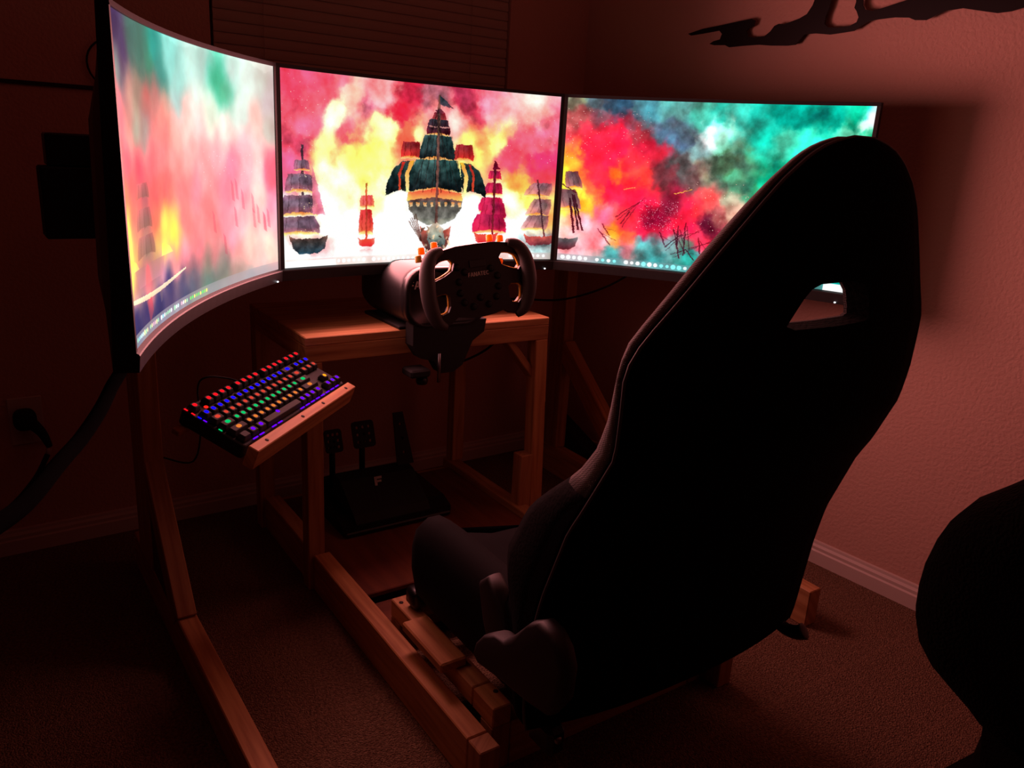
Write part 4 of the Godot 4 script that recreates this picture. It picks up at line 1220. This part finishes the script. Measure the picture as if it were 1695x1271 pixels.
func build_seat() -> void:
	var o := thing("racing_seat", "large black bucket seat seen from behind, hole in its headrest", "seat", Vector3.ZERO)
	var rings_back := []
	var rings_front := []
	var left := []
	var right := []
	for y in back_rows():
		var w := table(HALF, y)
		var e := table(EDGE, y)
		var t: float = max(table(TIP, y), e + 0.03)
		var z := back_z(y)
		var bulge: float = (0.024 if y > 0.78 else lerpf(0.024, 0.034, clampf((0.78 - y) / 0.1, 0, 1))) * clampf(w / 0.2, 0.1, 1.0)
		var r := []
		for k in 17:
			var s := k / 8.0 - 1.0
			r.append(Vector3(s * w, y, z - e + bulge * (1 - pow(absf(s), 2.4)) + 0.02 * (e - 0.015) * (1 - absf(s))))
		for k in range(16, -1, -1):
			var s := k / 8.0 - 1.0
			r.append(Vector3(s * w * 0.985, y, z - e - 0.012))
		rings_back.append(r)
		left.append(Vector3(-w - 0.001, y, z - e - 0.002))
		right.append(Vector3(w + 0.001, y, z - e - 0.002))
		# upholstered front: side wings that come forward, hollow in between
		var xt: float = min(w - 0.012, 0.272)
		if w < 0.06: xt = w * 0.8
		var mid := e + lerpf(0.016, 0.035, clampf((0.76 - y) / 0.08, 0, 1))
		var f := []
		f.append(Vector3(-w * 0.995, y, z - e - 0.0125))
		f.append(Vector3(w * 0.995, y, z - e - 0.0125))
		var half := [[lerpf(w, xt, 0.25) + 0.003, lerpf(e + 0.012, t, 0.35)], [lerpf(w, xt, 0.6) + 0.003, lerpf(e + 0.012, t, 0.75)], [xt, t - 0.003], [xt - 0.016 * clampf(w / 0.2, 0.1, 1), t], [xt - 0.036 * clampf(w / 0.2, 0.1, 1), t - 0.005], [xt * 0.72, lerpf(mid, t, 0.55)], [xt * 0.5, lerpf(mid, t, 0.15)], [xt * 0.2, mid]]
		for q in half: f.append(Vector3(q[0], y, z - q[1]))
		for k in range(half.size() - 1, -1, -1): f.append(Vector3(-half[k][0], y, z - half[k][1]))
		rings_front.append(f)
	var st := begin(true)
	add_loft(st, rings_back)
	cut_through(done(st), "back_panel", M.shell, o)
	st = begin(true)
	var split := 0
	while rings_front[split][0].y < 0.585: split += 1
	add_loft(st, rings_front.slice(split))
	cut_through(done(st), "back_cushion", M.fabric, o)
	st = begin(true)
	add_loft(st, rings_front.slice(0, split + 1))
	put("lumbar_cushion", done(st), M.shell, o)
	left.reverse()
	right.append_array(left)
	put("piping", tube(right, 0.0022, 6), M.piping, o)
	# seat cushion: rings along z, side bolsters higher than the middle
	st = begin(true)
	var rings := []
	for e in [[0.478, 0.62, 0.05], [0.482, 0.8, 0.03], [0.492, 0.93, 0.012], [0.512, 1.0, 0.0], [0.56, 1.03, 0.0], [0.62, 1.03, 0.0], [0.7, 1.0, 0.0], [0.78, 0.98, 0.0], [0.86, 0.95, 0.0], [0.89, 0.92, 0.0]]:
		var r := []
		var s: float = e[1]
		for p in [[-0.24, 0.155], [-0.262, 0.19], [-0.272, 0.25], [-0.272, 0.30], [-0.265, 0.332], [-0.248, 0.347], [-0.225, 0.347], [-0.2, 0.33], [-0.17, 0.298], [-0.1, 0.28], [0.0, 0.276], [0.1, 0.28], [0.17, 0.298], [0.2, 0.33], [0.225, 0.347], [0.248, 0.347], [0.265, 0.332], [0.272, 0.30], [0.272, 0.25], [0.262, 0.19], [0.24, 0.155]]:
			var y: float = 0.25 + (p[1] - 0.25) * s - (0.0 if e[0] > 0.51 else 0.01)
			r.append(Vector3(p[0] * (1 - e[2]), max(y, 0.155), e[0]))
		rings.append(r)
	add_loft(st, rings)
	put("seat_cushion", done(st), M.vinyl, o)
	# plastic covers on the left flank, outlines in (z, y)
	var turn := Basis(Vector3.UP, -PI / 2)
	for s in [-1.0, 1.0]:
		var far: bool = s > 0
		var cover := [Vector2(0.800, 0.263), Vector2(0.806, 0.285), Vector2(0.823, 0.307), Vector2(0.851, 0.327), Vector2(0.875, 0.331), Vector2(0.900, 0.353), Vector2(0.938, 0.395), Vector2(0.961, 0.409), Vector2(0.987, 0.406), Vector2(1.006, 0.392), Vector2(1.018, 0.368), Vector2(1.015, 0.319), Vector2(0.991, 0.281), Vector2(0.943, 0.270), Vector2(0.882, 0.264), Vector2(0.813, 0.255)]
		if not far: put("hinge_cover", soft_slab(cover, 0.03, 0.012), M.cover, o, Transform3D(turn, Vector3(s * 0.312, 0, 0)))
		var trim := [Vector2(0.735, 0.34), Vector2(0.76, 0.362), Vector2(0.785, 0.345), Vector2(0.83, 0.285), Vector2(0.845, 0.25), Vector2(0.77, 0.245), Vector2(0.75, 0.28)]
		if not far: put("bolster_cover", soft_slab(trim, 0.03, 0.01), M.cover, o, Transform3D(turn, Vector3(s * 0.264, 0, 0)))
		# slide rail under the cushion
		var x: float = s * 0.205
		put("slide_rail", box_mesh(Vector3(0.03, 0.028, 0.43), 0.004), M.black, o, Transform3D(Basis(), Vector3(x, 0.14, 0.64)))
		if s > 0: continue
		x = -0.232
		put("rail_end", box_mesh(Vector3(0.034, 0.05, 0.06), 0.008), M.black, o, Transform3D(Basis(), Vector3(x, 0.14, 0.88)))
		put("bolt", lathe([Vector2(0.0001, 0.006), Vector2(0.006, 0.005), Vector2(0.007, 0.0), Vector2(0.0001, 0.0)], 12), M.steel, o, Transform3D(Basis(Vector3.RIGHT, PI / 2), Vector3(x - 0.004, 0.15, 0.911)))
	put("slide_knob", soft_slab(rounded_rect(0.035, 0.04, 0.012), 0.04, 0.01), M.black, o, Transform3D(Basis(), Vector3(-0.236, 0.15, 0.455)))
	# recline lever at the right
	var path := curve([Vector3(0.255, 0.215, 0.885), Vector3(0.262, 0.198, 0.908), Vector3(0.268, 0.19, 0.93), Vector3(0.274, 0.192, 0.95), Vector3(0.278, 0.2, 0.962)], 5)
	var rad := []
	for i in path.size(): rad.append(lerpf(0.008, 0.0155, float(i) / path.size()) if i < path.size() - 2 else 0.0155 - 0.005 * (i - path.size() + 2))
	put("recline_lever", tube(path, rad, 12), M.black, o)

func build_extras() -> void:
	# office chair at the right, close to the viewer: outline in its own plane
	var ch := Vector3(0.933, 0, -0.36).normalized()
	var along := Vector3(-ch.z, 0, ch.x)
	var f := 0.56
	var p0 := Vector3(-0.193, 0.629, 1.412)
	var c := thing("office_chair", "black fuzzy office chair cut off by the right edge of view", "chair", Vector3(p0.x, 0, p0.z) + along * 0.19, Basis(along, Vector3.UP, along.cross(Vector3.UP)))
	var half := [Vector2(0.19, 0.29), Vector2(0.10, 0.275), Vector2(0.03, 0.25), Vector2(0.013, 0.234), Vector2(-0.009, 0.213), Vector2(-0.044, 0.182), Vector2(-0.068, 0.144), Vector2(-0.08, 0.109), Vector2(-0.089, 0.063), Vector2(-0.091, 0.024), Vector2(-0.089, -0.014), Vector2(-0.077, -0.054), Vector2(-0.052, -0.089), Vector2(-0.021, -0.115), Vector2(0.01, -0.14), Vector2(0.029, -0.159), Vector2(0.06, -0.175)]
	var poly := []
	for p in half: poly.append(Vector2(p.x * f - 0.19, p.y * f + p0.y))
	for i in range(half.size() - 1, 0, -1): poly.append(Vector2(0.19 - half[i].x * f, half[i].y * f + p0.y))
	put("backrest", soft_slab(poly, 0.1, 0.045), M.fuzzy, c)
	put("seat", soft_slab([Vector2(-0.168, 0.53), Vector2(-0.166, 0.51), Vector2(-0.17, 0.47), Vector2(-0.19, 0.44), Vector2(-0.17, 0.42), Vector2(0.17, 0.42), Vector2(0.19, 0.44), Vector2(0.17, 0.47), Vector2(0.166, 0.51), Vector2(0.168, 0.53), Vector2(0.1, 0.54), Vector2(-0.1, 0.54)], 0.12, 0.03), M.fuzzy, c)
	put("seat_pad", soft_slab(rounded_rect(0.4, 0.34, 0.08), 0.07, 0.03), M.fuzzy, c, Transform3D(Basis(Vector3.RIGHT, PI / 2), Vector3(0, 0.44, 0.16)))
	put("column", tube([Vector3(0, 0.06, 0.14), Vector3(0, 0.42, 0.14)], 0.025, 14), M.black, c)
	for k in 5:
		var d := Vector3(cos(TAU * k / 5 + 0.4), 0, sin(TAU * k / 5 + 0.4))
		put("base_spoke", tube([Vector3(0, 0.075, 0.14) + d * 0.015, Vector3(0, 0.06, 0.14) + d * 0.25], [0.022, 0.014], 8), M.black, c)
		put("caster", lathe([Vector2(0.001, -0.012), Vector2(0.024, -0.012), Vector2(0.026, 0.0), Vector2(0.024, 0.012), Vector2(0.001, 0.012)], 14), M.black, c, Transform3D(Basis(Vector3.RIGHT, PI / 2).rotated(Vector3.UP, k * 1.1), Vector3(0, 0.0265, 0.14) + d * 0.25))
	# cut metal branch on the right wall: outline in (along the wall, height)
	var rb := Basis(Vector3.UP, deg_to_rad(4.14))
	var face := Vector3(0.874, 0, 0.569)
	var art := thing("branch_wall_art", "dark cut-metal tree branch mounted high on the right wall", "wall art", face, rb * Basis(Vector3.UP, -PI / 2))
	var br := [[-598, 1327], [-550, 1336], [-485, 1341], [-432, 1346], [-394, 1349], [-382, 1344], [-385, 1331], [-399, 1327], [-405, 1320], [-398, 1308], [-380, 1304], [-348, 1305], [-333, 1315], [-323, 1327], [-311, 1331], [-295, 1329], [-278, 1333], [-254, 1339], [-236, 1347], [-224, 1365], [-214, 1400], [-190, 1440], [-150, 1470], [-146, 1464], [-172, 1420], [-176, 1380], [-179, 1354], [-185, 1337], [-185, 1321], [-174, 1313], [-148, 1311], [-120, 1312], [-104, 1319], [-101, 1329], [-108, 1342], [-115, 1350], [-113, 1362], [-120, 1390], [-112, 1410], [-100, 1385], [-95, 1353], [-88, 1344], [-71, 1340], [-45, 1344], [-14, 1351], [16, 1357], [51, 1365], [160, 1385], [271, 1372], [340, 1390], [400, 1430], [420, 1424], [390, 1370], [330, 1335], [277, 1322], [245, 1319], [223, 1314], [197, 1313], [169, 1319], [128, 1328], [94, 1326], [75, 1319], [56, 1311], [31, 1313], [17, 1319], [-15, 1322], [-54, 1321], [-73, 1319], [-92, 1310], [-107, 1301], [-132, 1299], [-167, 1297], [-205, 1302], [-235, 1302], [-245, 1291], [-255, 1280], [-278, 1279], [-327, 1282], [-362, 1286], [-414, 1286], [-454, 1285], [-468, 1291], [-505, 1293], [-520, 1297], [-507, 1303], [-487, 1306], [-482, 1319], [-492, 1328], [-548, 1324], [-587, 1322]]
	var outline := []
	for p in br: outline.append(Vector2(p[0] * 0.001, p[1] * 0.001))
	put("branch", prism(outline, 0.014, 0.017), M.art, art)
	for p in [Vector2(-0.27, 1.305), Vector2(0.02, 1.335), Vector2(0.27, 1.345)]:
		put("standoff", tube([Vector3(p.x, p.y, 0.0), Vector3(p.x, p.y, 0.0145)], 0.005, 8), M.art, art)
	# sleeve of cables that leaves the left monitor for the lower left
	var path := curve([Vector3(-0.70, 0.72, 0.36), Vector3(-0.707, 0.646, 0.35), Vector3(-0.736, 0.63, 0.424), Vector3(-0.764, 0.623, 0.509), Vector3(-0.797, 0.615, 0.59), Vector3(-0.828, 0.617, 0.669), Vector3(-0.872, 0.622, 0.789), Vector3(-0.914, 0.635, 0.882), Vector3(-0.96, 0.63, 0.97), Vector3(-1.05, 0.5, 1.1), Vector3(-1.1, 0.2, 1.2), Vector3(-1.12, 0.012, 1.3), Vector3(-1.25, 0.012, 1.5)], 8)
	var cable := put("cable_bundle", tube(path, 0.0095, 12), M.braid)
	tag(cable, "thick black cable sleeve sagging from left monitor to lower left", "cable")
	# plug and cord on the back wall
	var bb := Basis(Vector3.UP, deg_to_rad(1.65))
	var on_wall := Vector3(-0.823, 0.338, -0.402)
	var plug := thing("power_plug", "black wall plug with a hanging cord, low on the left wall", "plug", on_wall, bb)
	put("socket_plate", box_mesh(Vector3(0.07, 0.115, 0.005), 0.002), M.plate, plug, Transform3D(Basis(), Vector3(0.004, -0.01, 0.0025)))
	put("plug_head", soft_slab(rounded_rect(0.048, 0.048, 0.018), 0.04, 0.012), M.black_matt, plug, Transform3D(Basis(), Vector3(0, 0, 0.025)))
	put("strain_relief", tube(curve([Vector3(0.012, -0.01, 0.03), Vector3(0.03, -0.035, 0.035), Vector3(0.042, -0.07, 0.035)], 4), [0.014, 0.014, 0.013, 0.012, 0.011, 0.01, 0.009, 0.008, 0.007], 8), M.black_matt, plug)
	put("ring_marker", tube([Vector3(0.041, -0.073, 0.036), Vector3(0.036, -0.088, 0.038)], 0.0055, 8), M.print, plug)
	put("cord", tube(curve([Vector3(0.036, -0.088, 0.038), Vector3(0.0, -0.14, 0.06), Vector3(-0.07, -0.19, 0.1), Vector3(-0.2, -0.25, 0.12), Vector3(-0.4, -0.327, 0.1), Vector3(-0.6, -0.332, 0.1)], 6), 0.006, 8), M.black_matt, plug)
	# dark two-tier box beside the left upright
	var bx := thing("equipment_box", "dark two-tier box fixed to left upright, mostly behind left monitor", "box", Vector3(-0.64, 0.792, -0.06))
	put("lower_box", box_mesh(Vector3(0.125, 0.13, 0.07), 0.003), M.black_matt, bx, Transform3D(Basis(), Vector3(-0.063, 0.065, 0)))
	put("upper_box", box_mesh(Vector3(0.112, 0.058, 0.06), 0.003), M.plastic, bx, Transform3D(Basis(), Vector3(-0.056, 0.16, 0)))
	# a loop of thin wire on the wall, half hidden by the left monitor
	var loop := put("wire_loop", tube(ring_points(0.052, 28), 0.0022, 6, true), M.rubber, null, Transform3D(bb * Basis(Vector3.RIGHT, PI / 2), Vector3(-0.573, 1.13, -0.402)))
	tag(loop, "thin dark wire loop on the wall, half hidden by left monitor", "wire")
	# small dark wedge on the floor near the corner
	var wd := put("floor_wedge", prism([Vector2(-0.2, 0.0), Vector2(0.12, 0.0), Vector2(0.12, 0.02), Vector2(-0.17, 0.2), Vector2(-0.2, 0.2)], -0.03, 0.03), M.black_matt, null, Transform3D(Basis(Vector3.UP, -PI / 2 + 0.3), Vector3(0.70, 0.0, -0.14)))
	tag(wd, "small black wedge on the floor beside the right stand brace", "wedge")
	# thin leads
	var leads := [
		["monitor_lead", "thin black lead drooping below the right monitor", [Vector3(0.62, 0.735, 0.12), Vector3(0.55, 0.66, 0.05), Vector3(0.5, 0.6, -0.08), Vector3(0.45, 0.58, -0.2), Vector3(0.3, 0.575, -0.32)], 0.003],
		["keyboard_lead", "thin black lead looping behind the back of the keyboard", [Vector3(-0.475, 0.538, 0.185), Vector3(-0.5, 0.545, 0.16), Vector3(-0.54, 0.552, 0.16), Vector3(-0.556, 0.53, 0.155), Vector3(-0.553, 0.45, 0.15), Vector3(-0.565, 0.37, 0.12), Vector3(-0.597, 0.34, 0.0)], 0.0018],
		["pedal_lead", "thin black lead hanging under the table beside the right leg", [Vector3(0.02, 0.5, 0.02), Vector3(0.06, 0.472, 0.0), Vector3(0.12, 0.476, 0.0), Vector3(0.19, 0.5, 0.0), Vector3(0.24, 0.537, 0.0)], 0.003]]
	for l in leads:
		var w := put(l[0], tube(curve(l[2], 6), l[3], 6), M.rubber)
		tag(w, l[1], "lead")
